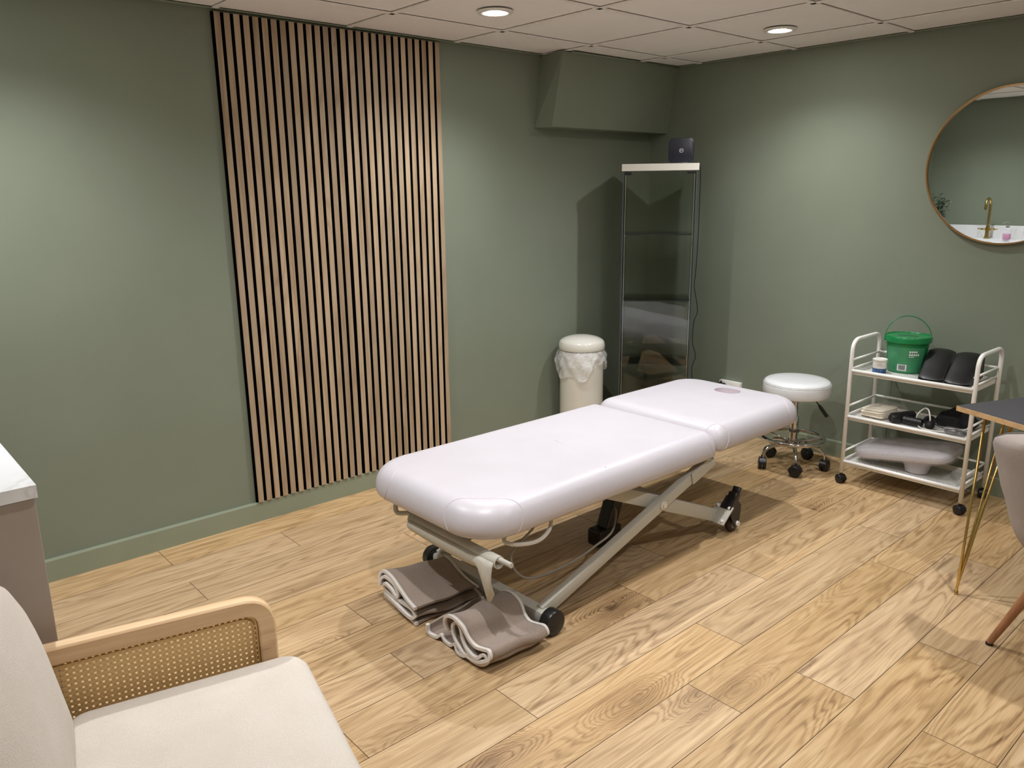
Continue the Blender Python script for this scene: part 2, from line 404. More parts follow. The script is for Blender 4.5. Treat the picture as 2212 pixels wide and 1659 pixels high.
# ================================================================== ROOM
XL=-4.50; YF=-4.70; BH=.092
def plain(name,verts,faces,mat):
    bm=bmesh.new();vs=[bm.verts.new(v) for v in verts]
    for f in faces:bm.faces.new([vs[i] for i in f])
    return struct(link_mesh(name,bm,mat))
def wallbox(name,c,s):
    bm=bmesh.new();box(bm,c,s);return struct(link_mesh(name,bm,M['wall']))
wallbox('wall_back',((XL)/2,.05,H/2+.05),(-XL+.2,.1,H+.3))
wallbox('wall_right',(.05,YF/2,H/2+.05),(.1,-YF,H+.3))
wallbox('wall_left',(XL-.05,YF/2,H/2+.05),(.1,-YF,H+.3))
wallbox('wall_front',((XL)/2,YF-.05,H/2+.05),(-XL+.2,.1,H+.3)).data.materials[0]=M['pale_bounce_wall']
# floor: individual planks as faces with a fine groove
def floor():
    bm=bmesh.new();lay=bm.loops.layers.color.new('rnd') if False else None
    rl=bm.faces.layers.float.new('rnd_f')
    W=.1881;Y0=-.0048;L=1.21;g=.0011;dz=.0012
    ends={0:-3.213,1:-2.747,2:-3.215,3:-2.35,4:-1.93,5:-2.859,6:-2.43,7:-1.70,8:-2.013,9:-1.571,10:-2.028,11:-2.335,12:-2.038,13:-1.589,14:-2.037,15:-1.25,16:-1.75,17:-2.30}
    rnd=random.Random(11)
    vals=[]
    k=-1
    while Y0-k*W>YF-.3:
        y1=Y0-k*W;y0=y1-W
        e=ends.get(k,rnd.uniform(-3,-2))
        x=e-L*4
        while x<.2:
            a,b=max(x,XL-.05),min(x+L,.05)
            if b-a>.02:
                r=rnd.random()
                o=[(a,y0),(b,y0),(b,y1),(a,y1)];i=[(a+g,y0+g),(b-g,y0+g),(b-g,y1-g),(a+g,y1-g)]
                V0=[bm.verts.new((p[0],p[1],-dz)) for p in o];V1=[bm.verts.new((p[0],p[1],0)) for p in i]
                f=bm.faces.new(V1);f[rl]=r;f.material_index=0
                for q in range(4):
                    f=bm.faces.new((V0[q],V0[(q+1)%4],V1[(q+1)%4],V1[q]));f[rl]=r;f.material_index=1
            x+=L
        k+=1
    me=bpy.data.meshes.new('floor');bm.to_mesh(me)
    at=me.attributes.new('rnd','FLOAT','FACE');src=me.attributes['rnd_f']
    for i in range(len(me.polygons)): at.data[i].value=src.data[i].value
    bm.free()
    me.materials.append(M['floor']);me.materials.append(simple('plank_groove',rgb(78,60,42),.8))
    o=bpy.data.objects.new('floor',me);C.objects.link(o);struct(o)
    return o
floor()
# baseboards
def baseboard(name,a,b,n):
    bm=bmesh.new();a=Vector(a);b=Vector(b);n=Vector(n)
    prof=[(0,0),(.015,0),(.015,BH-.006),(.012,BH),(0,BH)]
    R=[[bm.verts.new(p+n*d+Vector((0,0,z))) for d,z in prof] for p in (a,b)]
    for i in range(len(prof)):
        j=(i+1)%len(prof);bm.faces.new((R[0][i],R[0][j],R[1][j],R[1][i]))
    bm.faces.new(R[0]);bm.faces.new(R[1][::-1]);bmesh.ops.recalc_face_normals(bm,faces=bm.faces)
    struct(link_mesh(name,bm,M['green_gloss']))
baseboard('baseboard_back',(XL,0,0),(0,0,0),(0,-1,0))
baseboard('baseboard_right',(0,0,0),(0,YF,0),(-1,0,0))
baseboard('baseboard_left',(XL,YF,0),(XL,-1.6,0),(1,0,0))
# ceiling tiles + grid
GX,GY=-.3534,-.3633
xs=[0.0]+[GX-.6*k for k in range(8) if GX-.6*k>XL]+[XL]
ys=[0.0]+[GY-.6*k for k in range(8) if GY-.6*k>YF]+[YF]
bm=bmesh.new()
for i in range(len(xs)-1):
    for j in range(len(ys)-1):
        x1,x0=xs[i],xs[i+1];y1,y0=ys[j],ys[j+1]
        box(bm,((x0+x1)/2,(y0+y1)/2,H+.012),(x1-x0-.004,y1-y0-.004,.012),0)
box(bm,(XL/2,YF/2,H+.12),(-XL+.2,-YF+.2,.02))
struct(link_mesh('ceiling',bm,M['ceil']))
bm=bmesh.new()
for x in xs[1:-1]: box(bm,(x,YF/2,H+.001),(.024,-YF,.005),.0008,1)
for y in ys[1:-1]: box(bm,(XL/2,y,H+.0008),(-XL,.024,.0046),.0008,1)
struct(link_mesh('trim_1',bm,M['tbar']))
bm=bmesh.new()
box(bm,(XL/2,-.009,H),(-XL,.018,.004));box(bm,(-.009,YF/2,H+.0004),(.018,-YF,.004))
box(bm,(XL+.009,YF/2,H+.0004),(.018,-YF,.004));box(bm,(XL/2,YF+.009,H),(-XL,.018,.004))
struct(link_mesh('trim_2',bm,M['green_gloss']))
# boxed-in bulkhead in the corner: face leans back towards the wall
def bulkhead():
    bm=bmesh.new()
    xa=-.99;xb=-1.0;zb=1.795
    # top protrudes .20, bottom .11
    T=[(xa,-.199,H-.006),(0,-.199,H-.006),(0,0,H-.006),(xa+.025,0,H-.006)]
    B=[(xb,-.125,zb),(0,-.125,zb),(0,0,zb),(xb-.012,0,zb)]
    t=[bm.verts.new(p) for p in T];b=[bm.verts.new(p) for p in B]
    for i in range(4):
        j=(i+1)%4;bm.faces.new((b[i],b[j],t[j],t[i]))
    bm.faces.new(b[::-1]);bm.faces.new(t)
    bmesh.ops.recalc_face_normals(bm,faces=bm.faces)
    struct(link_mesh('trim_3',bm,M['wall']))
bulkhead()
bm=bmesh.new();tube(bm,[(-.93,-.203,H-.004),(-.01,-.203,H-.004)],.004,6);struct(link_mesh('trim_4',bm,M['green_gloss']))
# ================================================================== SLAT PANELS
def slat_panel(x0,n,label,first):
    t=thing('slat_wall_panel',label,'wall panel',(x0,-.001,BH),0,None)
    p=.0397;w=.0256;hh=H-.012-BH
    bm=bmesh.new();box(bm,(n*p/2-.0065,-.0045,hh/2),(n*p-.001,.009,hh));link_mesh('felt_backing',bm,M['felt'],t)
    bm=bmesh.new();rl=bm.faces.layers.float.new('rnd_f')
    rr=random.Random(int(abs(x0)*1000))
    for k in range(n):
        n0=len(bm.faces);box(bm,(k*p+w/2,-.0145,hh/2+.0),(w,.011,hh),.0007,1)
        bm.faces.ensure_lookup_table();v=rr.random()
        for f in bm.faces: 
            if f.index>=n0 or f.index==-1: pass
        for f in bm.faces[n0:]:
            f[rl]=v;f.normal_update();f.material_index=0 if f.normal.y<-.5 else 1
    o=link_mesh('slats',bm,[M['slat'],M['felt']],t);me=o.data
    at=me.attributes.new('rnd','FLOAT','FACE');src=me.attributes['rnd_f']
    for i in range(len(me.polygons)): at.data[i].value=src.data[i].value
    return t
slat_panel(-2.7614,14,'oak slat panel on black felt, the half nearer the white worktop',True)
slat_panel(-2.7614+14*.0397+.004,14,'oak slat panel on black felt, the half nearer the waste bin',False)
# ================================================================== DOWNLIGHTS
def downlight(i,x,y,st,label):
    t=thing('ceiling_downlight',label,'ceiling light',(x,y,H-.002),0,None)
    bm=bmesh.new();lathe(bm,[(.074,.002),(.075,-.001),(.072,-.005),(.060,-.007),(.040,-.004),(.034,.0),(.030,.0015)],seg=48)
    link_mesh('trim_ring',bm,M['white_metal'],t,40)
    bm=bmesh.new();lathe(bm,[(.029,.0),(.028,-.004),(.020,-.007),(.008,-.0085),(.0005,-.009)],seg=32,cap=True)
    link_mesh('lens',bm,M['lens'],t,True)
    ld=bpy.data.lights.new('downlight_spot','SPOT');ld.energy=LIGHT_W*st;ld.color=LIGHT_COL;ld.spot_size=math.radians(142);ld.spot_blend=1.0;ld.shadow_soft_size=.026
    lo=bpy.data.objects.new('downlight_spot',ld);C.objects.link(lo);lo.parent=t;lo.location=(0,0,-.014)
    return t
LL=['lit round ceiling downlight on the tile above the slat panels','lit round ceiling downlight on the tile nearer the right-hand wall',
 'lit ceiling downlight over the worktop, seen only in the round mirror','ceiling downlight out of frame above the foot of the bed','ceiling downlight out of frame above the middle of the bed','ceiling downlight out of frame above the floor before the desk','ceiling downlight out of frame above the armchair','ceiling downlight out of frame above the desk']
for i,(x,y,st) in enumerate(LIGHTS): downlight(i,x,y,st,LL[i])
# ================================================================== TREATMENT BED
def bed():
    t=thing('treatment_bed','pinkish white padded treatment couch with face hole on grey scissor frame','massage table',(-1.75,-1.25,0))
    O=Vector((-1.75,-1.25,0))
    def L(p): return Vector(p)-O
    def prof(zb,zt):
        h=zt-zb
        P_=[(.075,zb),(.05,zb+.002)]
        for k in range(1,8):
            a=PI/2*k/8; P_.append((.05-.05*math.sin(a),zb+.035-.033*math.cos(a)))
        P_.append((0,zb+.045))
        for k in range(1,11):
            a=PI/2*k/10; P_.append((.062*(1-math.cos(a)),zb+.045+(h-.045)*math.sin(a)))
        return P_
    # main pad
    bm=bmesh.new();x0,x1=-2.745,-1.487
    crease=lambda x,y,z:(-.0035*math.exp(-((x+.30)/.008)**2)*(1 if z>.5 else 0))
    pad(bm,L(((x0+x1)/2,-1.25,0)),(x1-x0)/2,.345,[.05,.15,.15,.05],prof(.392,.512),10,.004,inner=10)
    mp=link_mesh('main_cushion',bm,M['bed'],t,True)
    # head pad with face hole
    bm=bmesh.new();x2,x3=-1.472,-.765
    pad(bm,L(((x2+x3)/2,-1.235,0)),(x3-x2)/2,.345,[.13,.05,.05,.13],prof(.397,.517),10,.004,inner=10)
    hp=link_mesh('head_cushion',bm,M['bed'],t,True)
    bm=bmesh.new();hc=L((-.925,-1.25,.5))
    pts=rrect(.050,.064,[.049]*4,10);hx,hy=hc.x,hc.y
    R=[[bm.verts.new((hx+x,hy+y,z)) for x,y in pts] for z in (.44,.6)]
    n=len(pts)
    for k in range(n): bm.faces.new((R[0][k],R[0][(k+1)%n],R[1][(k+1)%n],R[1][k]))
    bm.faces.new(R[0][::-1]);bm.faces.new(R[1])
    cut=link_mesh('c',bm,M['pink']);cut.parent=t
    md=hp.modifiers.new('b','BOOLEAN');md.object=cut;md.operation='DIFFERENCE';md.solver='EXACT'
    dg=bpy.context.evaluated_depsgraph_get();me=bpy.data.meshes.new_from_object(hp.evaluated_get(dg));hp.modifiers.clear();hp.data=me;me.set_sharp_from_angle(angle=math.radians(38))
    bpy.data.objects.remove(cut)
    bm=bmesh.new();pad(bm,(hx,hy,0),.0485,.0625,[.048]*4,[(.004,.445),(0,.45),(0,.478),(.003,.484),(.008,.487)],10,.002,inner=3)
    pl=link_mesh('face_hole_plug',bm,M['pink'],hp,True);pl['label']='pale pink sunken plug'
    bm=bmesh.new();box(bm,L((-1.4795,-1.245,.392)),(.075,.56,.004),.001,1);link_mesh('hinge_flap',bm,M['bed'],t)
    # corner seams: cut the pads with tilted planes and run a fine cord along the cut
    def seams(o,corners,name='corner_seam'):
        for (cx,cy,nx,ny,dist) in corners:
            bm=bmesh.new();bm.from_mesh(o.data)
            nrm=Vector((nx,ny,.55)).normalized()
            co=Vector((cx,cy,.47))-Vector((nx,ny,0)).normalized()*dist
            r=bmesh.ops.bisect_plane(bm,geom=bm.verts[:]+bm.edges[:]+bm.faces[:],plane_co=co,plane_no=nrm)
            es=[e for e in r['geom_cut'] if isinstance(e,bmesh.types.BMEdge)]
            if not es: bm.free();continue
            adj={}
            for e in es:
                for v in e.verts: adj.setdefault(v,[]).append(e.other_vert(v))
            top=[v for v in adj if v.co.z>.405]
            v0=next((v for v in top if sum(1 for w in adj[v] if w in top)==1),top[0])
            path=[v0];prev=None
            while True:
                nx_=[w for w in adj[path[-1]] if w!=prev and w in top and w not in path]
                if not nx_:break
                prev=path[-1];path.append(nx_[0])
            P_=[v.co.copy() for v in path];bm.free()
            if len(P_)>4:
                b2=bmesh.new();tube(b2,P_,.0016,6);link_mesh(name,b2,M['bed_seam'],o,True)
    a=L((x0,-1.595,0));seams(mp,[(a.x,a.y,-1,-1,.135),(a.x,a.y+.69,-1,1,.135)])
    b=L((x1,-1.595,0));seams(mp,[(b.x,b.y,1,-.9,.052)])
    d=L((x2,-1.58,0));seams(hp,[(d.x,d.y,-1,-.9,.055)])
    e=L((x3,-1.58,0));seams(hp,[(e.x,e.y,1,-1,.11)])
    bm=bmesh.new();bm.from_mesh(mp.data);co=L((-2.10,-1.4,.5))
    r=bmesh.ops.bisect_plane(bm,geom=bm.verts[:]+bm.edges[:]+bm.faces[:],plane_co=co,plane_no=Vector((1,-.22,0)).normalized())
    vs=sorted({v for e in r['geom_cut'] if isinstance(e,bmesh.types.BMEdge) for v in e.verts if v.co.z>.505 and v.co.y<.02},key=lambda v:v.co.y)
    P_=[v.co.copy()-Vector((0,0,.0030)) for v in vs];bm.free()
    b2=bmesh.new();tube(b2,P_,.0042,8);link_mesh('cover_fold',b2,M['bed'],mp,True)
    # under frame
    G=M['grey_paint']
    bm=bmesh.new()
    for y in (-1.47,-1.03):
        beam(bm,L((-2.50,y,.378)),L((-1.50,y,.378)),.03,.028)
        beam(bm,L((-1.46,y,.383)),L((-.90,y,.383)),.025,.025)
    for x in (-2.48,-2.05,-1.52,-1.1): beam(bm,L((x,-1.47,.3785)),L((x,-1.03,.3785)),.025,.025)
    link_mesh('under_frame',bm,G,t)
    for y,s in ((-1.54,-1),(-.96,1)):
        bm=bmesh.new();beam(bm,L((-2.44,y,.058)),L((-1.465,y,.383)),.030,.046,.004)
        link_mesh('scissor_arm',bm,G,t,30)
        bm=bmesh.new();beam(bm,L((-1.62,y+s*.018,.332)),L((-1.47,y+s*.018,.382)),.005,.052,.002)
        link_mesh('hinge_bracket',bm,G,t,30)
        bm=bmesh.new();tube(bm,[L((-1.545,y+s*.0,.392)),L((-1.50,y+s*.03,.395))],.006,10);link_mesh('hinge_pin',bm,M['chrome'],t)
    for y in (-1.50,-1.0):
        bm=bmesh.new();beam(bm,L((-1.37,y,.090)),L((-2.12,y,.409)),.028,.056,.004)
        link_mesh('scissor_arm',bm,G,t,30)
    for y,s in ((-1.555,-1),(-.945,1)):
        bm=bmesh.new();tube(bm,[L((-1.80,y,.272)),L((-1.80,y+s*.006,.272))],.017,16);tube(bm,[L((-1.80,y+s*.004,.272)),L((-1.80,y+s*.014,.272))],[.012,.009],12)
        link_mesh('pivot_bolt',bm,M['white_cap'],t)
    # foot crossbar with glide wheels
    bm=bmesh.new();beam(bm,L((-2.442,-1.575,.05)),L((-2.442,-.945,.05)),.05,.05,.012)
    link_mesh('foot_crossbar',bm,G,t,30)
    for a in ((-1.80,.272),(-1.44,.12)):
        bm=bmesh.new();beam(bm,L((a[0],-1.49,a[1])),L((a[0],-1.01,a[1])),.03,.03,.004);link_mesh('cross_tube',bm,G,t)
    for y,s in ((-1.575,-1),(-.945,1)):
        bm=bmesh.new()
        pr=[(.0,.0),(.040,.0),(.045,.004),(.045,.034),(.042,.040),(.030,.044),(.0,.045)]
        rings=[]
        for r,h in pr:
            rings.append([bm.verts.new(L((-2.442+max(r,.0005)*math.cos(2*PI*k/32),y+s*h,.046+max(r,.0005)*math.sin(2*PI*k/32)))) for k in range(32)])
        for i in range(len(rings)-1):
            for k in range(32): bm.faces.new((rings[i][k],rings[i][(k+1)%32],rings[i+1][(k+1)%32],rings[i+1][k]))
        bmesh.ops.recalc_face_normals(bm,faces=bm.faces)
        link_mesh('foot_wheel',bm,M['black_plastic'],t,35)
    # braked castors at the head end
    for y,s in ((-1.525,-1),(-.975,1)):
        A40=math.radians(-40);ca,sa=math.cos(-A40),math.sin(-A40)
        pcx,pcz=-1.355,.098
        bm=bmesh.new();box(bm,L((pcx,y,pcz)),(.098,.085,.006),.006,2,(0,A40,0))
        pc=link_mesh('castor_plate',bm,G,t,30)
        for dx in (-.034,.034):
            for dy in (-.028,.028):
                bm=bmesh.new();r=bmesh.ops.create_uvsphere(bm,u_segments=14,v_segments=8,radius=.0085)
                for v in r['verts']: v.co=v.co+L((pcx+dx*ca-.004*sa,y+dy,pcz+dx*sa+.004*ca))
                link_mesh('bolt_cap',bm,M['white_cap'],pc,True)
        fk=L((-1.283,y-.012,0))
        bm=bmesh.new()
        for q in (-1,1):
            v=[bm.verts.new((fk.x+a,fk.y+q*.022,z)) for a,z in ((-.055,.125),(-.012,.165),(.030,.120),(.022,.06),(.010,.028),(-.014,.030),(-.045,.085))]
            v2=[bm.verts.new(p_.co+Vector((0,q*.003,0))) for p_ in v];n=len(v)
            bm.faces.new(v);bm.faces.new(v2[::-1])
            for k in range(n): bm.faces.new((v[k],v[(k+1)%n],v2[(k+1)%n],v2[k]))
        box(bm,(fk.x-.030,fk.y,.140),(.062,.048,.004),0,1,(0,A40,0))
        bmesh.ops.recalc_face_normals(bm,faces=bm.faces)
        link_mesh('castor_fork',bm,M['black_plastic'],t)
        bm=bmesh.new();R=[];wr=.0385
        for r,h in [(.012,-.013),(.03,-.013),(.036,-.010),(.038,0),(.036,.010),(.03,.013),(.012,.013)]:
            R.append([bm.verts.new((fk.x+r*math.cos(2*PI*k/32),fk.y+h,wr+r*math.sin(2*PI*k/32))) for k in range(32)])
        for i in range(7):
            for k in range(32):
                f=bm.faces.new((R[i][k],R[i][(k+1)%32],R[(i+1)%7][(k+1)%32],R[(i+1)%7][k]));f.smooth=True
        bmesh.ops.recalc_face_normals(bm,faces=bm.faces)
        wh=link_mesh('castor_wheel',bm,simple('maroon_tyre',rgb(44,24,26),.5),t)
        bm=bmesh.new();tube(bm,[(fk.x,fk.y-.015,wr),(fk.x,fk.y+.015,wr)],.022,24)
        link_mesh('wheel_hub',bm,simple('grey_hub',rgb(120,118,116),.4),wh)
        for q in (-1,1):
            bm=bmesh.new();tube(bm,[(fk.x+.004,fk.y+q*.025,.042),(fk.x+.004,fk.y+q*.034,.042)],[.0125,.0105],14);link_mesh('axle_cap',bm,M['white_cap'],t)
        bm=bmesh.new();box(bm,(fk.x+.005,fk.y,.158),(.034,.042,.040),.005,2,(0,.45,0));box(bm,(fk.x+.026,fk.y,.182),(.018,.036,.034),.004,2,(0,.5,0))
        link_mesh('brake_pedal',bm,M['black_plastic'],t,30)
    # lift actuator
    bm=bmesh.new();beam(bm,L((-1.79,-1.25,.06)),L((-1.70,-1.25,.28)),.062,.062,.008)
    beam(bm,L((-1.86,-1.25,.05)),L((-1.72,-1.25,.05)),.075,.075,.012)
    link_mesh('lift_actuator',bm,M['black_plastic'],t)
    # paper roll holder: rod bracket under the foot end
    rod=rounded([L((-2.60,-1.05,.384)),L((-2.688,-1.05,.386)),L((-2.698,-1.06,.345)),L((-2.672,-1.10,.352)),L((-2.672,-1.655,.352))],.025,8)
    bm=bmesh.new();tube(bm,rod,.0085,12);link_mesh('roll_rod',bm,G,t)
    bm=bmesh.new();r=.0205
    cx,cz=-2.674,.3425
    # coreless-looking tube of paper
    o_=[];i_=[]
    for yy in (-1.13,-1.60):
        o_.append([bm.verts.new(L((cx+r*math.cos(2*PI*k/32),yy,cz+r*math.sin(2*PI*k/32)))) for k in range(32)])
        i_.append([bm.verts.new(L((cx+(r-.003)*math.cos(2*PI*k/32),yy,cz+(r-.003)*math.sin(2*PI*k/32)))) for k in range(32)])
    for k in range(32):
        j=(k+1)%32
        bm.faces.new((o_[0][k],o_[0][j],o_[1][j],o_[1][k])).smooth=True;bm.faces.new((i_[0][j],i_[0][k],i_[1][k],i_[1][j])).smooth=True
        bm.faces.new((o_[0][j],o_[0][k],i_[0][k],i_[0][j]));bm.faces.new((o_[1][k],o_[1][j],i_[1][j],i_[1][k]))
    pr=link_mesh('paper_roll',bm,M['paper'],t)
    # hanging torn sheet
    bm=bmesh.new();ny=26;top=[];rows=[]
    rr=random.Random(3)
    for j in range(ny+1):
        u=j/ny;yy=-1.14-.455*u
        ln=.040+.010*math.sin(3*u)
        if u>.84:
            tt=(u-.84)/.16; ln=.045+(.120*min(1,tt/.62) if tt<.62 else .120*(1-(tt-.62)/.38*.5))
        ln+=rr.uniform(-.003,.003)*(u>.8)
        col=[]
        for k in range(7):
            s=k/6
            col.append(bm.verts.new(L((cx-r-.0005-.012*math.sin(s*2.6)*(1)+.01*s*s,yy,cz+.004-ln*s))))
        rows.append(col)
    for j in range(ny):
        for k in range(6): bm.faces.new((rows[j][k],rows[j+1][k],rows[j+1][k+1],rows[j][k+1])).smooth=True
    sh=link_mesh('hanging_sheet',bm,M['paper'],pr);md=sh.modifiers.new('s','SOLIDIFY');md.thickness=.0006
    # white loop handle and cable of the lift control
    bm=bmesh.new();lp=spline([L(p) for p in [(-2.35,-1.50,.375),(-2.40,-1.54,.35),(-2.47,-1.555,.335),(-2.545,-1.53,.338),(-2.56,-1.49,.345),(-2.50,-1.47,.36),(-2.40,-1.46,.37)]],8)
    tube(bm,lp,.007,10);link_mesh('loop_handle',bm,M['white_cable'],t)
    bm=bmesh.new();box(bm,L((-2.365,-1.505,.37)),(.06,.02,.016),.004,2,(0,.2,.3));link_mesh('handle_clip',bm,M['chrome'],t)
    bm=bmesh.new();lp=spline([L(p) for p in [(-2.36,-1.44,.36),(-2.38,-1.44,.317),(-2.461,-1.44,.273),(-2.485,-1.44,.238),(-2.462,-1.44,.178),(-2.397,-1.44,.13),(-2.27,-1.44,.117),(-2.149,-1.44,.126),(-2.06,-1.44,.144),(-1.94,-1.42,.16),(-1.80,-1.32,.17),(-1.76,-1.27,.17)]],10)
    tube(bm,lp,.0042,8);link_mesh('control_cable',bm,M['cable'],t)
    return t
bed()
# ================================================================== TOWELS
def towel(name,label,loc,rz,sec,length,thick,seed,taper=.12):
    """sec: fold polyline in (y,z) local; the towel runs along local +x from its folded end"""
    t=thing(name,label,'towel',loc,rz)
    rr=random.Random(seed);ph=[rr.uniform(0,6) for _ in range(6)]
    pts=spline([Vector((0,y,z)) for y,z in sec],7)
    n=len(pts);nx=14
    T,_=frames(pts)
    def P(i,side,u):
        p=pts[i];nn=Vector((0,-T[i].z,T[i].y))
        q=p+nn*side*thick/2
        x=u*length
        w=math.sin(u*5+ph[0]+i*.05)*.004+math.sin(u*11+ph[1]+i*.12)*.002
        endw=.006*math.sin(i*.11+ph[2]+(u>.5)*2)
        return Vector((x+endw,q.y+w*1.5,max(.001,q.z*(1-taper*u*u)+w*.6*(q.z>.02))))
    us=[0,.012/length*1.0]+[.012/length+(1-.024/length)*k/nx for k in range(1,nx+1)]+[1]
    def build(us,cap0,cap1,mat,name,parent,extra=0):
        bm=bmesh.new();G=[]
        for u in us: G.append([[bm.verts.new(P(i,s*(1+extra),u)) for i in range(n)] for s in (-1,1)])
        for a in range(len(us)-1):
            for s in (0,1):
                for i in range(n-1):
                    f=bm.faces.new((G[a][s][i],G[a][s][i+1],G[a+1][s][i+1],G[a+1][s][i]));f.smooth=True
            for i in (0,n-1): bm.faces.new((G[a][0][i],G[a][1][i],G[a+1][1][i],G[a+1][0][i]))
        for e,c in ((0,cap0),(-1,cap1)):
            if c:
                for i in range(n-1): bm.faces.new((G[e][0][i],G[e][0][i+1],G[e][1][i+1],G[e][1][i]))
        bmesh.ops.recalc_face_normals(bm,faces=bm.faces)
        return link_mesh(name,bm,mat,parent)
    build(us[1:-1],True,True,M['towel'],'terry_cloth',t)
    build(us[:2],True,True,M['hem'],'hem',t,.35);build(us[-2:],True,True,M['hem'],'hem',t,.35)
    return t
# stacked folds
sec1=[(-.14,.010),(-.02,.008),(.10,.010),(.150,.018),(.142,.032),(.05,.030),(-.06,.024),(-.12,.026),(-.14,.040),(-.10,.052),(0,.045),(.10,.044),(.150,.052),(.165,.072),(.145,.088),(.09,.080),(.05,.060),(.035,.066),(.06,.092),(.10,.104),(.155,.106),(.182,.088),(.185,.062),(.196,.066),(.196,.092),(.170,.116),(.10,.118),(.02,.100),(-.06,.085),(-.145,.080)]
towel('folded_towel','taupe towel with white hem, folded flat on the floor beside the far bed wheel',(-2.75,-1.14,.001),-.10,[(y*.75,z*.92) for y,z in sec1],.272,.008,2,.15)
sec2=[(.19,.010),(.15,.024),(.12,.012),(.08,.010),(.05,.030),(.03,.012),(-.02,.010),(-.05,.028),(-.08,.012),(-.12,.012),(-.155,.022),(-.150,.040),(-.12,.036),(-.06,.052),(-.02,.078),(.02,.105),(.05,.110),(.065,.092),(.05,.066),(.02,.060),(.00,.085),(.02,.125),(.055,.136),(.088,.118),(.092,.080),(.06,.048),(.0,.030)]
sec2b=[(.175,.052),(.165,.012),(.12,.010),(.10,.030),(.075,.012),(.04,.012),(.015,.034),(-.01,.012),(-.045,.016),(-.075,.034),(-.09,.014),(-.135,.016),(-.158,.034),(-.150,.058),(-.13,.064),(-.115,.046),(-.09,.042),(-.05,.058),(-.02,.085),(.005,.118),(.035,.128),(.052,.108),(.04,.080),(.005,.050),(-.05,.026),(-.11,.028),(-.145,.040),(-.168,.062),(-.155,.088),(-.125,.082),(-.09,.078),(-.055,.098),(-.02,.135),(.03,.150),(.072,.135),(.085,.100),(.07,.070)]
towel('rolled_towel','taupe towel with white hem, loosely rolled on the floor against the near bed wheel',(-2.755,-1.465,.001),.0,[((y-.035*z/.15)*.95,max(.008,z*.84)) for y,z in sec2b],.25,.0072,5,.05)
# ================================================================== STOOL
def stool():
    t=thing('rolling_stool','round white padded stool with chrome foot ring on five castors by the bed head','stool',(-.33,-1.286,0))
    bm=bmesh.new()
    pr=[(.150,.400),(.166,.402),(.170,.408),(.1715,.43),(.171,.455),(.169,.462),(.1665,.464),(.168,.467),(.166,.474),(.155,.482),(.12,.488),(.06,.491),(.001,.492)]
    lathe(bm,pr,seg=64);st=link_mesh('seat',bm,M['stool'],t,True)
    bm=bmesh.new();tube(bm,[Vector((.1685*math.cos(a),.1685*math.sin(a),.4645)) for a in [2*PI*k/64 for k in range(64)]],.0018,6,True);link_mesh('seat_piping',bm,M['stool'],st)
    bm=bmesh.new();lathe(bm,[(.008,.13),(.022,.13),(.0225,.25),(.0225,.285),(.014,.287),(.014,.38),(.045,.385),(.06,.40)],seg=28);link_mesh('gas_lift',bm,M['chrome'],t,35)
    bm=bmesh.new();lathe(bm,[(.005,.105),(.024,.105),(.028,.112),(.028,.150),(.024,.158),(.02,.16)],seg=28);link_mesh('hub',bm,M['chrome'],t,35)
    bm=bmesh.new();R=.155;tube(bm,[Vector((R*math.cos(a),R*math.sin(a),.165)) for a in [2*PI*k/64 for k in range(64)]],.0112,12,True)
    for k in range(5):
        a=.30+2*PI*k/5;d=Vector((math.cos(a),math.sin(a),0))
        tube(bm,[d*.02+Vector((0,0,.14)),d*.15+Vector((0,0,.163))],.0055,8)
    link_mesh('foot_ring',bm,M['chrome'],t)
    c0=Vector((-.33,-1.286,0))
    for foot in [(-.49,-1.185),(-.485,-1.398),(-.262,-1.462),(-.14,-1.286),(-.272,-1.112)]:
        d=Vector((*foot,0))-c0;d=d.normalized()
        bm=bmesh.new();tube(bm,spline([d*.015+Vector((0,0,.125)),d*.08+Vector((0,0,.128)),d*.135+Vector((0,0,.115)),d*.162+Vector((0,0,.085)),d*.166+Vector((0,0,.048))],6),[.011]*13+[.009]*12,12)
        link_mesh('leg',bm,M['chrome'],t)
        p=d*.168
        cs=make_castor(t,p,.0305,math.atan2(d.y,d.x)+1.2)
    bm=bmesh.new();a=-.9;d=Vector((math.cos(a),math.sin(a),0)); d=Vector((.20,-.98,0)).normalized()
    tube(bm,[d*.02+Vector((0,0,.392)),d*.10+Vector((0,0,.380)),d*.118+Vector((0,0,.362)),d*.150+Vector((0,0,.322))],.0035,8)
    tube(bm,[d*.118+Vector((0,0,.362)),d*.130+Vector((0,0,.347)),d*.165+Vector((0,0,.303))],[.005,.0095,.009],10)
    link_mesh('height_lever',bm,M['black_plastic'],t)
    return t
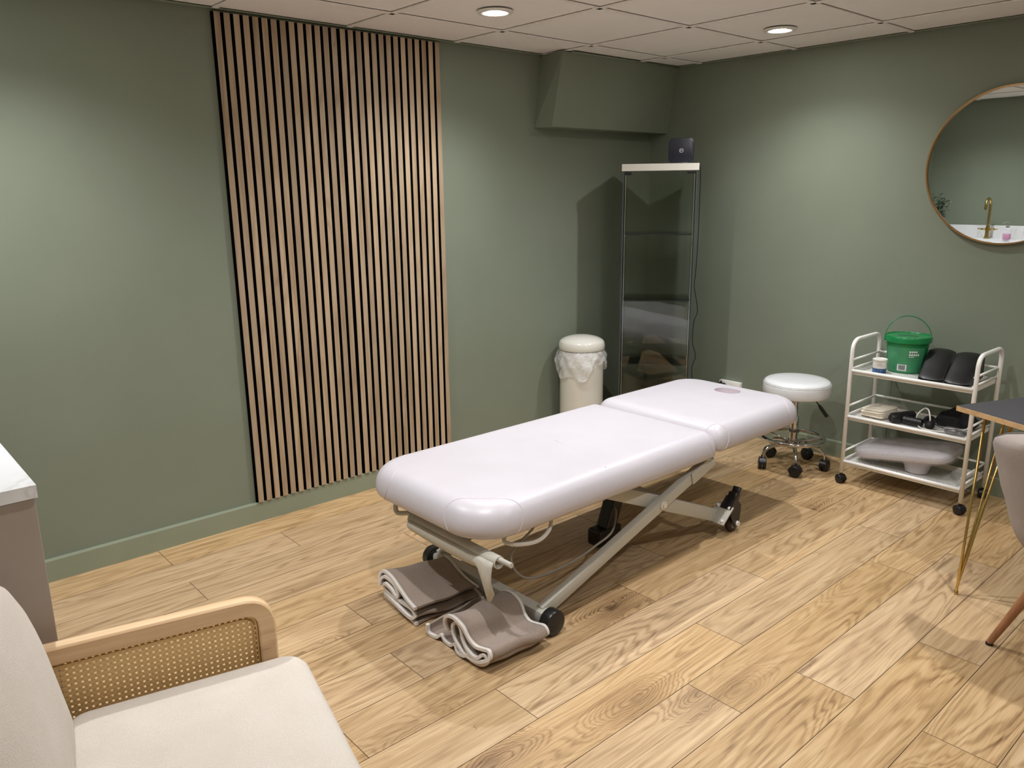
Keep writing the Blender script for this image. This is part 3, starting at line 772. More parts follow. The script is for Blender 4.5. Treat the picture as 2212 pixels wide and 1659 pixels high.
def make_castor(parent,p,r,ang,stem=.05):
    """twin wheel castor"""
    bm=bmesh.new();ax=Vector((-math.sin(ang),math.cos(ang),0));fw=Vector((math.cos(ang),math.sin(ang),0))
    for s in (-1,1):
        R=[]
        for rr,h in [(.0005,.004),(r*.95,.004),(r,.006),(r,.015),(r*.9,.019),(r*.55,.021),(.0005,.0215)]:
            R.append([bm.verts.new(p+ax*s*h+fw*rr*math.cos(2*PI*k/20)+Vector((0,0,r+rr*math.sin(2*PI*k/20)+.0005))) for k in range(20)])
        for i in range(6):
            for k in range(20): bm.faces.new((R[i][k],R[i][(k+1)%20],R[i+1][(k+1)%20],R[i+1][k]))
    # hood between and over the wheels
    n0=len(bm.verts);Q=[]
    for h in (-.0155,.0155):
        Q.append([bm.verts.new(p+ax*h+fw*(r*1.12)*math.cos(a)+Vector((0,0,r+(r*1.12)*math.sin(a)))) for a in [PI*.0+PI*k/10 for k in range(11)]])
    for k in range(10): bm.faces.new((Q[0][k],Q[0][k+1],Q[1][k+1],Q[1][k]))
    for q in Q: bm.faces.new(q)
    tube(bm,[p+Vector((0,0,r*1.9)),p+Vector((0,0,r*2.5))],.0075,10)
    bmesh.ops.recalc_face_normals(bm,faces=bm.faces)
    return link_mesh('castor',bm,M['black_plastic'],parent,40)
stool()
# ================================================================== TROLLEY
SH=[.118,.353,.586]
TX0,TX1=-.372,-.078;TY0,TY1=-1.583,-2.143
def trolley():
    t=thing('utility_trolley','white metal three-tier trolley on black castors against the right-hand wall','trolley',((TX0+TX1)/2,(TY0+TY1)/2,0))
    O=Vector(((TX0+TX1)/2,(TY0+TY1)/2,0))
    L=lambda p:Vector(p)-O
    W_=M['white_metal']
    for y in (TY0,TY1):
        bm=bmesh.new();tube(bm,rounded([L((TX0,y,.055)),L((TX0,y,.737)),L((TX1,y,.737)),L((TX1,y,.055))],.06,8),.0098,14);link_mesh('side_hoop',bm,W_,t)
    for z in SH:
        bm=bmesh.new()
        for y in (TY0,TY1):
            s=1 if y==TY0 else -1
            tube(bm,[L((TX0,y-s*.008,z+.055)),L((TX1,y-s*.008,z+.055))],.0052,10)
            tube(bm,[L((TX0,y-s*.010,z+.012)),L((TX1,y-s*.010,z+.012))],.0052,10)
        tube(bm,[L((TX1+.0,TY0,z+.055)),L((TX1,TY1,z+.055))],.0058,10)
        tube(bm,[L((TX0-.002,TY0-.008,z)),L((TX0-.002,TY1+.008,z))],.0078,12)
        sf=link_mesh('guard_rail',bm,W_,t)
        bm=bmesh.new();x0,x1,y0,y1=L((TX0,0,0)).x+.004,L((TX1,0,0)).x-.004,L((0,TY1,0)).y+.012,L((0,TY0,0)).y-.012
        v=[bm.verts.new(p) for p in ((x0,y0,z),(x1,y0,z),(x1,y1,z),(x0,y1,z))];bm.faces.new(v)
        tr=link_mesh('shelf_tray',bm,M['perf'],t)
        bm=bmesh.new()
        for (a,b) in (((x0,y0),(x1,y0)),((x1,y0),(x1,y1)),((x1,y1),(x0,y1)),((x0,y1),(x0,y0))):
            beam(bm,(a[0],a[1],z-.006),(b[0],b[1],z-.006),.003,.026,.0005)
        link_mesh('tray_rim',bm,W_,tr)
    for x in (TX0,TX1):
        for y in (TY0,TY1): make_castor(t,L((x,y,0)),.022,1.2 if x==TX0 else .3)
trolley()
Z1,Z2,Z3=SH[2],SH[1],SH[0]
# ---- top shelf
def bucket():
    t=thing('plastic_bucket','green lidded plastic bucket with raised handle on the trolley top shelf','bucket',(-.195,-1.768,Z1+.0005),0)
    bm=bmesh.new();lathe(bm,[(.080,0),(.083,.004),(.089,.09),(.0945,.142),(.097,.144),(.097,.150),(.094,.150)],seg=56);bd=link_mesh('body',bm,M['bucket'],t,35)
    bm=bmesh.new();lathe(bm,[(.100,.146),(.1035,.148),(.104,.172),(.1015,.176),(.097,.1765),(.095,.172),(.001,.172)],seg=56)
    ld=link_mesh('lid',bm,M['bucket'],t,35)
    bm=bmesh.new();box(bm,(.0,.0,.1725),(.012,.09,.002),.001,1,(0,0,.2));link_mesh('pull_tab',bm,simple('dark_green_slot',rgb(8,60,34),.5),ld)
    bm=bmesh.new();a0=Vector((math.cos(.91),-math.sin(.91),0));P_=[]
    for k in range(25):
        a=PI*k/24;P_.append(a0*.1055*math.cos(a)*1.0+Vector((0,0,.158+.108*math.sin(a)))+Vector((.012,.015,0))*math.sin(a))
    tube(bm,P_,.0022,8);
    for s in (-1,1): tube(bm,[a0*s*.102+Vector((0,0,.158)),a0*s*.109+Vector((0,0,.158))],.006,10)
    link_mesh('handle',bm,M['bucket'],t)
    # label wraps the side that faces the room
    fa=math.atan2(-3.30+1.77,-4.12+.195)
    def patch(a0,a1,z0,z1,off,mat,name,par):
        bm=bmesh.new();n=10
        def rr(z): return .083+(.0945-.083)*(z-.004)/.138+off
        A=[];
        for z in (z0,z1): A.append([bm.verts.new(Vector((rr(z)*math.cos(a0+(a1-a0)*k/n),rr(z)*math.sin(a0+(a1-a0)*k/n),z))) for k in range(n+1)])
        for k in range(n): bm.faces.new((A[0][k],A[0][k+1],A[1][k+1],A[1][k])).smooth=True
        return link_mesh(name,bm,mat,par)
    lb=patch(fa-1.15,fa+.95,.008,.128,.0006,M['bucket_label'],'label_sheet',bd)
    patch(fa-.42,fa+.06,.014,.045,.0012,M['logo'],'barcode_field',lb)
    for k in range(14):
        a=fa-.36+.36*k/14;patch(a,a+.010+.007*(k%3),.018,.042,.0016,M['print_dark'],'barcode_bar',lb) if k%1==0 else None
    for r_,zz in ((0,.104),(1,.090)):
        for k in range(4+r_): patch(fa+.12+k*.105-.0*r_,fa+.20+k*.105,zz,zz+.009,.0012,M['logo'],'print_symbol',lb)
    patch(fa+.12,fa+.38,.083,.0855,.0012,M['logo'],'print_symbol',lb)
bucket()
def jar():
    t=thing('small_jar','small white jar with blue wash print around its base, beside the green bucket','jar',(-.325,-1.70,Z1+.0005))
    bm=bmesh.new();lathe(bm,[(.031,.022),(.0315,.024),(.0315,.056),(.033,.058),(.0335,.066),(.032,.068),(.030,.066),(.001,.0655)],seg=36);link_mesh('upper_body',bm,M['jar_white'],t,35)
    bm=bmesh.new();lathe(bm,[(.029,0),(.031,.002),(.0316,.024)],seg=36);link_mesh('blue_band',bm,M['jar_blue'],t,35)
    bm=bmesh.new();fa=math.atan2(-1.6,-3.8)
    for k,(w_,z) in enumerate(((.35,.048),(.6,.042),(.45,.037))):
        A=[[bm.verts.new(Vector((.0319*math.cos(fa+w_*(q/6-.5)*1.6),.0319*math.sin(fa+w_*(q/6-.5)*1.6),zz))) for q in range(7)] for zz in (z,z+.0012)]
        for q in range(6): bm.faces.new((A[0][q],A[0][q+1],A[1][q+1],A[1][q]))
    link_mesh('printed_lines',bm,simple('grey_print',rgb(150,150,155),.6),t)
jar()
def wedge(loc,rz,label):
    t=thing('wedge_cushion',label,'cushion',loc,rz,None)
    bm=bmesh.new()
    # side profile along local x (thin front edge to thick back), width along y
    prof=[(-.125,.004),(-.12,.014),(-.06,.050),(.02,.098),(.065,.116),(.10,.116),(.122,.10),(.128,.06),(.128,.01),(.12,.002),(-.115,.001)]
    pts=[];ring=spline([Vector((x,0,z)) for x,z in prof],4,True)
    ny=9;W_=.052;R=[]
    for j in range(ny):
        u=-1+2*j/(ny-1);k=1-.10*abs(u)**4
        c=Vector((.02,0,.055))
        R.append([bm.verts.new(Vector((c.x+(p.x-c.x)*k,u*W_,max(.001,c.z+(p.z-c.z)*k+.003*(1-u*u))))) for p in ring])
    n=len(ring)
    for j in range(ny-1):
        for k in range(n): bm.faces.new((R[j][k],R[j][(k+1)%n],R[j+1][(k+1)%n],R[j+1][k])).smooth=True
    bm.faces.new(R[0][::-1]);bm.faces.new(R[-1]);bmesh.ops.recalc_face_normals(bm,faces=bm.faces)
    o=link_mesh('padded_wedge',bm,M['black_leather'],t,50)
    bm=bmesh.new()
    for j,s in ((0,-1),(-1,1)):
        tube(bm,[Vector((.02+(p.x-.02)*.905,s*W_,max(.002,.055+(p.z-.055)*.905))) for p in ring],.0016,6,True)
    link_mesh('edge_seam',bm,M['black_leather'],t)
wedge((-.228,-1.925,Z1+.001),.16,'black leatherette wedge cushion next to the green bucket')
wedge((-.234,-2.045,Z1+.001),.10,'black leatherette wedge cushion at the desk end of the trolley top')
# ---- middle shelf
def cloths():
    t=thing('folded_cloths','cream cotton cloths folded inside a clear plastic bag','cloths',(-.235,-1.69,Z2+.001),-.12)
    rr=random.Random(4)
    for k in range(4):
        bm=bmesh.new();z=.004+k*.0085
        pad(bm,(-.01+rr.uniform(-.008,.008),rr.uniform(-.006,.006),0),.085-.004*k,.06,[.02]*4,[(.006,z),(0,z+.003),(0,z+.006),(.004,z+.0085)],5,.003,inner=4,zfn=lambda x,y,zz:.003*math.sin(x*40+y*25)*(zz>.01))
        link_mesh('cloth_layer',bm,M['cloth'],t,True)
    bm=bmesh.new();pad(bm,(.02,-.01,0),.105,.078,[.03]*4,[(.004,.002),(0,.012),(.004,.030),(.02,.044)],6,.012,inner=6,zfn=lambda x,y,zz:.005*math.sin(x*70+y*40)*math.cos(y*90)*(zz>.01))
    link_mesh('plastic_bag',bm,M['wrap'],t,True)
cloths()
def massager():
    t=thing('massage_gun','matt black handheld massager with a round head lying on the middle shelf','massager',(-.315,-1.835,Z2+.001),0)
    bm=bmesh.new()
    tube(bm,spline([Vector(p) for p in [(-.0,-.085,.021),(-.0,-.04,.021),(-.0,.0,.022)]],4),[.018,.0195,.02,.02,.02,.02,.02,.02,.02],20);link_mesh('handle',bm,M['black_plastic'],t,40)
    bm=bmesh.new();tube(bm,[Vector((-.035,.045,.026)),Vector((-.030,.04,.026)),Vector((.05,.0,.030)),Vector((.075,-.012,.031))],[.021,.0255,.024,.021],24);link_mesh('motor_barrel',bm,M['black_plastic'],t,40)
    bm=bmesh.new();tube(bm,[Vector((-.0355,.0452,.026)),Vector((-.0375,.0462,.026))],[.017,.0165],24);link_mesh('round_head',bm,M['black_rubber'],t)
massager()
def bp():
    t=thing('blood_pressure_monitor','black blood pressure gauge and squeeze bulb with a pale looped tube','gauge',(-.27,-1.945,Z2+.001))
    bm=bmesh.new();r=bmesh.ops.create_uvsphere(bm,u_segments=24,v_segments=14,radius=.021)
    for v in r['verts']: v.co=Vector((v.co.x*1.15-.055,v.co.y-.012,v.co.z+.021))
    link_mesh('squeeze_bulb',bm,M['black_rubber'],t,True)
    bm=bmesh.new();tube(bm,[Vector((-.02,.002,.028)),Vector((-.008,.008,.034))],[.026,.026],28);tube(bm,[Vector((-.048,-.008,.032)),Vector((-.025,.0,.034))],.008,10);link_mesh('gauge_body',bm,M['black_plastic'],t,40)
    bm=bmesh.new();tube(bm,spline([Vector(p) for p in [(-.055,-.012,.038),(-.052,-.008,.062),(-.03,.01,.086),(.0,.04,.08),(-.02,.06,.05),(-.03,.055,.015),(-.075,.02,.006),(-.085,-.03,.006),(-.06,-.08,.006),(0,-.12,.008),(.03,-.15,.012),(.0,-.175,.01)]],8),.0035,8);link_mesh('tube',bm,M['white_cable'],t)
bp()
def pouch():
    t=thing('black_pouch','black fabric pouch slumped at the back of the middle shelf','pouch',(-.17,-2.022,Z2+.001),.05)
    bm=bmesh.new();pad(bm,(0,0,0),.062,.085,[.03]*4,[(.01,.001),(0,.012),(.002,.03),(.015,.05)],6,.028,inner=6,zfn=lambda x,y,zz:(.010*math.sin(x*45+1)*math.cos(y*38)+.004*math.sin(y*120))*(zz>.02));o=link_mesh('pouch_body',bm,M['black_fabric'],t,True)
    bm=bmesh.new();tube(bm,spline([Vector(p) for p in [(-.05,.07,.04),(-.09,.08,.02),(-.10,.03,.006),(-.12,-.02,.006),(-.10,-.06,.006),(-.06,-.08,.03)]],6),.002,6);link_mesh('cord',bm,M['black_fabric'],t)
pouch()
def coil():
    t=thing('coiled_cable','black cable coiled in a clear bag at the desk end of the middle shelf','cable',(-.315,-2.065,Z2+.002))
    bm=bmesh.new();P_=[]
    for k in range(90):
        a=k*.42;P_.append(Vector(((.030+.006*math.sin(k*.9))*math.cos(a),(.042+.005*math.cos(k*.7))*math.sin(a),.004+.010*k/90+.003*math.sin(k*1.7))))
    tube(bm,P_,.0022,6);link_mesh('cable_coil',bm,M['black_plastic'],t)
    bm=bmesh.new();pad(bm,(0,0,0),.042,.056,[.02]*4,[(.003,.001),(0,.006),(.004,.014),(.01,.019)],5,.004,inner=4,zfn=lambda x,y,zz:.003*math.sin(x*150+y*90)*(zz>.01));link_mesh('plastic_bag',bm,M['wrap'],t,True)
coil()
# ---- bottom shelf
def wrapped():
    t=thing('wrapped_headrest','pinkish white padded headrest in clear wrap, tilted on its foot on the bottom shelf','headrest',(-.235,-1.845,Z3+.001),0)
    bm=bmesh.new();T=Matrix.Translation((0,.005,.084))@Euler((-.15,-.07,0)).to_matrix().to_4x4()
    pad(bm,(0,0,0),.125,.225,[.07]*4,[(.02,-.020),(.004,-.018),(0,-.012),(0,.010),(.005,.018),(.02,.024)],8,.010,inner=6)
    for v in bm.verts:v.co=T@v.co
    p=link_mesh('padded_top',bm,M['bed'],t,True)
    bm=bmesh.new();lathe(bm,[(.036,.001),(.042,.004),(.048,.03),(.056,.058),(.058,.066)],(-.045,-.060,0),seg=36);
    for v in bm.verts: v.co.y=-.060+(v.co.y+.060)*1.2
    link_mesh('moulded_foot',bm,M['bed'],t,40)
    bm=bmesh.new();pad(bm,(.0,0,0),.132,.236,[.08]*4,[(.02,-.026),(.002,-.022),(0,0),(.006,.022),(.03,.032)],8,.012,inner=7,zfn=lambda x,y,zz:.004*math.sin(x*60+y*30)*math.cos(y*70)*(zz>.02))
    for v in bm.verts:v.co=T@v.co
    link_mesh('clear_wrap',bm,M['wrap'],t,True)
wrapped()
# ================================================================== GLASS CABINET in the corner
CA=.908
CF=Vector((-.515,-.485,0))   # middle of the front, on the floor
def cabinet():
    rz=-CA   # local +y points away from the camera into the corner, local x to the right
    t=thing('glass_display_cabinet','tall empty glass cabinet with cream top standing across the room corner','cabinet',CF,rz)
    Wd=.408;D=.345;Ht=1.598
    bm=bmesh.new();box(bm,(0,D/2,Ht-.019),(Wd+.012,D+.012,.038),.002,2);link_mesh('top_board',bm,M['cream'],t)
    bm=bmesh.new();box(bm,(0,D/2,.035),(Wd+.012,D+.012,.07),.002,2);link_mesh('base_board',bm,M['cream'],t)
    bm=bmesh.new()
    for s in (-1,1):
        beam(bm,(s*(Wd/2-.004),.004,.07),(s*(Wd/2-.004),.004,Ht-.04),.006,.008,.0008,(0,1,0))
        beam(bm,(s*(Wd/2-.004),D-.004,.07),(s*(Wd/2-.004),D-.004,Ht-.04),.006,.008,.0008,(0,1,0))
    link_mesh('edge_profile',bm,M['print_dark'],t)
    for nm,c,s in (('side_pane',(-Wd/2+.010,D/2,.815),(.004,D-.016,1.48)),('side_pane',(Wd/2-.010,D/2,.815),(.004,D-.016,1.48)),('back_pane',(0,D-.006,.815),(Wd-.024,.004,1.48))):
        bm=bmesh.new();box(bm,c,s);link_mesh(nm,bm,M['glass'],t)
    bm=bmesh.new();box(bm,(0,.003,.812),(Wd-.030,.004,1.474));dr=link_mesh('glass_door',bm,M['glass'],t)
    bm=bmesh.new()
    for s in (-1,1): beam(bm,(s*(Wd/2-.0165),.001,.075),(s*(Wd/2-.0165),.001,Ht-.045),.003,.004,.0005,(0,1,0))
    link_mesh('door_edge',bm,M['steel'],dr)
    bm=bmesh.new();box(bm,(Wd/2-.035,.0,Ht-.05),(.045,.008,.012),.002,1);link_mesh('door_hinge',bm,M['black_plastic'],dr)
    bm=bmesh.new();box(bm,(-Wd/2+.03,.0,Ht-.052),(.035,.008,.016),.002,1);link_mesh('door_hinge',bm,M['black_plastic'],dr)
    for z in (1.212,.836,.462):
        bm=bmesh.new();box(bm,(0,D/2,z),(Wd-.030,D-.03,.005));sh=link_mesh('glass_shelf',bm,M['glass'],t)
        bm=bmesh.new();box(bm,(0,.0145,z),(Wd-.030,.0016,.0062));link_mesh('shelf_front_edge',bm,M['print_dark'],sh)
        bm=bmesh.new()
        pass
        for s in (-1,1): bm=bmesh.new();box(bm,(s*(Wd/2-.020),.022,z-.005),(.008,.008,.006),.001,1);link_mesh('shelf_pin',bm,M['steel'],sh)
    # router
    R=Matrix.Rotation(rz,4,'Z')
    p=CF+(R@Vector((.112,.10,0)));
    r=thing('wifi_router','navy rounded-square router with a ringed logo on top of the glass cabinet','router',(p.x,p.y,Ht+.0005),rz+.04)
    bm=bmesh.new();h=.068
    prof=[];F=[]
    for (ins,yy) in ((.006,-.012),(.001,-.0095),(0,-.006),(0,.010),(.003,.014),(.010,.016)):
        F.append([bm.verts.new((x,yy,z+h+.002)) for x,z in rrect(.069-ins,h-ins,[.028]*4,8)])
    n=len(F[0])
    for a in range(len(F)-1):
        for k in range(n): bm.faces.new((F[a][k],F[a][(k+1)%n],F[a+1][(k+1)%n],F[a+1][k]))
    bm.faces.new(F[0]);bm.faces.new(F[-1][::-1]);bmesh.ops.recalc_face_normals(bm,faces=bm.faces)
    box(bm,(0,.004,.004),(.07,.034,.008),.003,2)
    link_mesh('router_body',bm,M['navy'],r,40)
    bm=bmesh.new();tube(bm,[Vector((.0105*math.cos(a),-.0125,h+.002+.0105*math.sin(a))) for a in [2*PI*k/32 for k in range(32)]],.0011,6,True)
    add_mesh(bm,text_mesh('BT',.0115,.0003),Matrix.Translation((0,-.0128,h+.002))@Matrix.Rotation(PI/2,4,'X'))
    link_mesh('logo',bm,M['logo'],r)
    # cable running down behind the cabinet to the socket
    rt=Vector((math.cos(CA),-math.sin(CA),0));bk=Vector((math.sin(CA),math.cos(CA),0))
    def q(x,y,z): return CF+rt*x+bk*y+Vector((0,0,z))
    bm=bmesh.new()
    P_=[q(.115,.125,1.612),q(.16,.20,1.605),q(.224,.27,1.59),q(.232,.27,1.40),q(.232,.26,1.15),q(.226,.24,.98),q(.222,.24,.90),q(.240,.24,.80),q(.246,.24,.74),q(.228,.24,.68),q(.226,.24,.56),q(.248,.25,.47),q(.23,.26,.40),q(.24,.28,.30),q(.28,.28,.12),Vector((-.06,-.60,.10)),Vector((-.03,-.63,.17)),Vector((-.045,-.64,.26)),Vector((-.05,-.640,.318))]
    tube(bm,spline(P_,5),.0022,6);tag(link_mesh('router_cable',bm,M['black_plastic']),'thin black cable hanging down beside the glass cabinet','cable')
cabinet()
# ================================================================== SOCKET
def socket():
    t=thing('wall_socket','white double wall socket just above the head of the bed, partly hidden','socket',(0,-.685,.304),0)
    bm=bmesh.new();box(bm,(-.014,0,-.03),(.028,.146,.086),.004,2);link_mesh('socket_plate',bm,M['white_metal'],t,40)
    bm=bmesh.new()
    for s in (-1,1): box(bm,(-.0295,s*.018,-.015),(.003,.012,.018),.001,1)
    link_mesh('rocker_switch',bm,M['white_cap'],t)
    bm=bmesh.new();box(bm,(-.045,.045,-.025),(.034,.046,.05),.008,3);tube(bm,[Vector((-.05,.045,0)),Vector((-.05,.045,.012))],.005,8)
    link_mesh('black_plug',bm,M['black_plastic'],t,40)
socket()
# ================================================================== WASTE BIN
def bin_():
    t=thing('waste_bin','tall cream round waste bin with domed lid and overhanging liner','bin',(-.795,-.17,0))
    bm=bmesh.new();lathe(bm,[(.118,.002),(.126,.006),(.128,.02),(.128,.548),(.124,.552),(.120,.552)],seg=64);link_mesh('bin_body',bm,M['cream'],t,35)
    bm=bmesh.new()
    pr=[(.128,.556),(.1335,.557),(.1355,.562),(.1355,.585),(.133,.592)]
    for k in range(1,13):
        a=PI/2*k/12;pr.append((.0005+.1325*math.cos(a),.592+.045*math.sin(a)))
    lathe(bm,pr,seg=64);link_mesh('domed_lid',bm,M['cream'],t,35)
    bm=bmesh.new();lathe(bm,[(.126,.546),(.127,.558)],seg=48);link_mesh('rim_gap',bm,M['black_rubber'],t)
    # liner: crumpled film skirt folded over the rim
    bm=bmesh.new();n=120;m_=26;G=[]
    for j in range(m_+1):
        v=j/m_;ring=[]
        for k in range(n):
            a=2*PI*k/n
            drop=.132+.038*math.sin(a*2+1.1)+.022*math.sin(a*5+.4)
            r=.1300+.020*math.sin(min(1,v*1.6)*PI/2)*(1+.5*math.sin(a*3+2))*1.0
            r+=(.0050*math.sin(a*7+v*5)+.0030*math.sin(a*11-v*9)+.0018*math.sin(a*19+v*11))*min(1,v*3)
            r-=.010*max(0,v-.6)*(1+math.sin(a*4))
            ring.append(bm.verts.new((max(r,.1295)*math.cos(a),max(r,.1295)*math.sin(a),.558-drop*v)))
        G.append(ring)
    for j in range(m_):
        for k in range(n): bm.faces.new((G[j][k],G[j][(k+1)%n],G[j+1][(k+1)%n],G[j+1][k])).smooth=True
    link_mesh('bag_liner',bm,M['bag'],t)
bin_()
# ================================================================== MIRROR
def mirror():
    R=.347;c=Vector((-.004,-2.045,1.545))
    t=thing('round_wall_mirror','large round wall mirror in a thin gold frame on the right-hand wall','mirror',c)
    t.rotation_euler=(0,math.radians(-.5),0)
    def disc(r,x0,x1,n=96):
        bm=bmesh.new();A=[[bm.verts.new((x,r*math.cos(2*PI*k/n),r*math.sin(2*PI*k/n))) for k in range(n)] for x in (x0,x1)]
        for k in range(n): bm.faces.new((A[0][k],A[0][(k+1)%n],A[1][(k+1)%n],A[1][k]))
        bm.faces.new(A[0]);bm.faces.new(A[1][::-1]);bmesh.ops.recalc_face_normals(bm,faces=bm.faces);return bm
    link_mesh('mirror_glass',disc(R-.003,-.008,-.014),M['mirror'],t)
    bm=bmesh.new();n=96;pr=[(R-.005,-.004),(R-.005,-.0225),(R-.004,-.024),(R+.001,-.024),(R+.0015,-.022),(R+.0015,-.004)]
    A=[[bm.verts.new((x,r*math.cos(2*PI*k/n),r*math.sin(2*PI*k/n))) for k in range(n)] for r,x in pr]
    for i in range(len(pr)):
        for k in range(n): bm.faces.new((A[i][k],A[i][(k+1)%n],A[(i+1)%6][(k+1)%n],A[(i+1)%6][k]))
    bmesh.ops.recalc_face_normals(bm,faces=bm.faces);link_mesh('mirror_frame',bm,M['mirror_frame'],t,40)
mirror()
# ================================================================== VANITY on the left
def vanity():
    t=thing('vanity_cabinet','taupe painted cabinet carrying the white worktop at the left','cabinet',(-4.18,-.80,0))
    bm=bmesh.new();box(bm,(0,-.752,.4665),(.60,.016,.81),.001,1);box(bm,(0,.757,.4665),(.60,.016,.81),.001,1);box(bm,(0,0,.07),(.60,1.50,.018));box(bm,(-.29,0,.46),(.01,1.50,.80));box(bm,(.31,-.752,.4665),(.024,.016,.81),.001,1);box(bm,(.31,.757,.46),(.024,.016,.80),.001,1);box(bm,(-.02,0,.03),(.52,1.50,.06));link_mesh('carcass',bm,M['taupe_paint'],t)
    for k in range(3):
        bm=bmesh.new();box(bm,(.311,-.495+.495*k,.46),(.018,.488,.79),.002,1);d=link_mesh('cupboard_door',bm,M['taupe_paint'],t)
        bm=bmesh.new();y=-.495+.495*k+.19;tube(bm,rounded([(.319,y,.66),(.345,y,.66),(.345,y,.78),(.319,y,.78)],.01,4),.005,8);link_mesh('door_handle',bm,M['brass'],d)
    w_=thing('worktop','white veined quartz worktop with thick edge over the taupe cabinet','worktop',(-4.175,-.79,.873))
    bm=bmesh.new()
    # slab with basin opening built from four pieces
    X0,X1,Y0,Y1=-.322,.322,-.775,.788;bx0,bx1,by0,by1=-.10,.20,-.10,.38
    box(bm,((X0+bx0)/2,(Y0+Y1)/2,.0135),(bx0-X0,Y1-Y0,.027),0)
    box(bm,((X1+bx1)/2,(Y0+Y1)/2,.0135),(X1-bx1,Y1-Y0,.027),0)
    box(bm,((bx0+bx1)/2,(Y0+by0)/2,.0135),(bx1-bx0,by0-Y0,.027),0)
    box(bm,((bx0+bx1)/2,(Y1+by1)/2,.0135),(bx1-bx0,Y1-by1,.027),0)
    bmesh.ops.remove_doubles(bm,verts=bm.verts,dist=.0001)
    link_mesh('slab',bm,M['quartz'],w_)
    bm=bmesh.new();box(bm,(X0+.010,(Y0+Y1)/2,.084),(.018,Y1-Y0,.114),.001,1);link_mesh('upstand',bm,M['quartz'],w_)
    b=thing('wash_basin','white undermount basin set in the worktop, below the gold tap','basin',(-4.125,-.65,.873))
    bm=bmesh.new();R=[]
    for (i,z) in ((0,-.001),(.004,-.06),(.02,-.12),(.05,-.135)):
        R.append([bm.verts.new((x,y,z)) for x,y in rrect(.16-i,.25-i,[.05]*4,6)])
    for a in range(3):
        n=len(R[0])
        for k in range(n): bm.faces.new((R[a][k],R[a+1][k],R[a+1][(k+1)%n],R[a][(k+1)%n])).smooth=True
    bm.faces.new(R[-1]);link_mesh('bowl',bm,M['porcelain'],b)
    # tap
    p=thing('basin_tap','tall brushed gold swan-neck tap with cross levers on the worktop','tap',(-4.33,-.62,.9005))
    bm=bmesh.new();lathe(bm,[(.028,0),(.028,.006),(.020,.012),(.0185,.04),(.0185,.10),(.015,.12)],seg=28);link_mesh('tap_body',bm,M['brass'],p,35)
    bm=bmesh.new();P_=[Vector((0,0,.10)),Vector((0,0,.25)),Vector((0,0,.31))]+[Vector((.06-.06*math.cos(a),0,.31+.06*math.sin(a))) for a in [PI*k/12 for k in range(1,13)]]+[Vector((.12,0,.27))]
    tube(bm,P_,.0115,14);link_mesh('spout',bm,M['brass'],p,40)
    for s in (-1,1):
        bm=bmesh.new();tube(bm,[Vector((0,s*.015,.085)),Vector((0,s*.055,.085))],.009,12);tube(bm,[Vector((0,s*.055,.085)),Vector((.0,s*.085,.088))],.0055,10);link_mesh('lever',bm,M['brass'],p)
    # soap dispenser
    s_=thing('soap_dispenser','clear pump bottle half full of pink soap beside the tap','soap dispenser',(-4.29,-.80,.9005))
    bm=bmesh.new();lathe(bm,[(.030,.002),(.032,.006),(.032,.05),(.0005,.051)],seg=28);link_mesh('pink_soap',bm,M['soap'],s_,40)
    bm=bmesh.new();lathe(bm,[(.033,.0),(.035,.004),(.035,.09),(.03,.10),(.016,.106),(.014,.112)],seg=28);link_mesh('bottle',bm,M['clearp'],s_,40)
    bm=bmesh.new();lathe(bm,[(.016,.106),(.016,.120),(.005,.122),(.005,.150),(.010,.151),(.010,.160)],seg=20);tube(bm,[Vector((0,0,.156)),Vector((.02,.02,.158)),Vector((.04,.035,.148))],.004,8);link_mesh('pump',bm,M['steel'],s_,35)
    # plant
    pl=thing('flowering_plant','leafy dark green plant with small white flowers in a pot on the worktop','plant',(-4.28,-.17,.9005))
    bm=bmesh.new();lathe(bm,[(.045,0),(.06,.10),(.063,.11),(.057,.11),(.052,.09),(.001,.088)],seg=28);link_mesh('pot',bm,M['pot'],pl,35)
    rr=random.Random(9);bl=bmesh.new();bf=bmesh.new();bs=bmesh.new()
    def leaf(bm,p,d,l,w_):
        d=d.normalized();s=d.cross(Vector((0,0,1)));s.normalize();u=s.cross(d)
        pts=[p,p+d*l*.35+s*w_*.5+u*l*.05,p+d*l*.75+s*w_*.35,p+d*l-u*l*.12,p+d*l*.75-s*w_*.35,p+d*l*.35-s*w_*.5+u*l*.05]
        v=[bm.verts.new(q) for q in pts];c=bm.verts.new(p+d*l*.5-u*l*.04)
        for k in range(6): bm.faces.new((v[k],v[(k+1)%6],c))
    for k in range(34):
        a=rr.uniform(0,2*PI);r=rr.uniform(.02,.11);h=rr.uniform(.16,.34) if k%4 else rr.uniform(.34,.42)
        tip=Vector((r*math.cos(a),r*math.sin(a),h));base=Vector((.02*math.cos(a),.02*math.sin(a),.09))
        tube(bs,spline([base,(base+tip)/2+Vector((0,0,.03)),tip],4),.0012,5)
        for j in range(7):
            u=rr.uniform(.35,1);q=base.lerp(tip,u)+Vector((0,0,.03*4*u*(1-u)))
            leaf(bl,q,Vector((rr.uniform(-1,1),rr.uniform(-1,1),rr.uniform(-.3,.6))),rr.uniform(.03,.055),rr.uniform(.014,.024))
        if k%4==1:
            for j in range(6): leaf(bf,tip,Vector((math.cos(j*1.05),math.sin(j*1.05),.4)),.02,.014)
    link_mesh('leaves',bl,M['leaf'],pl);link_mesh('white_flowers',bf,M['petal'],pl);link_mesh('stems',bs,M['leaf'],pl)
vanity()
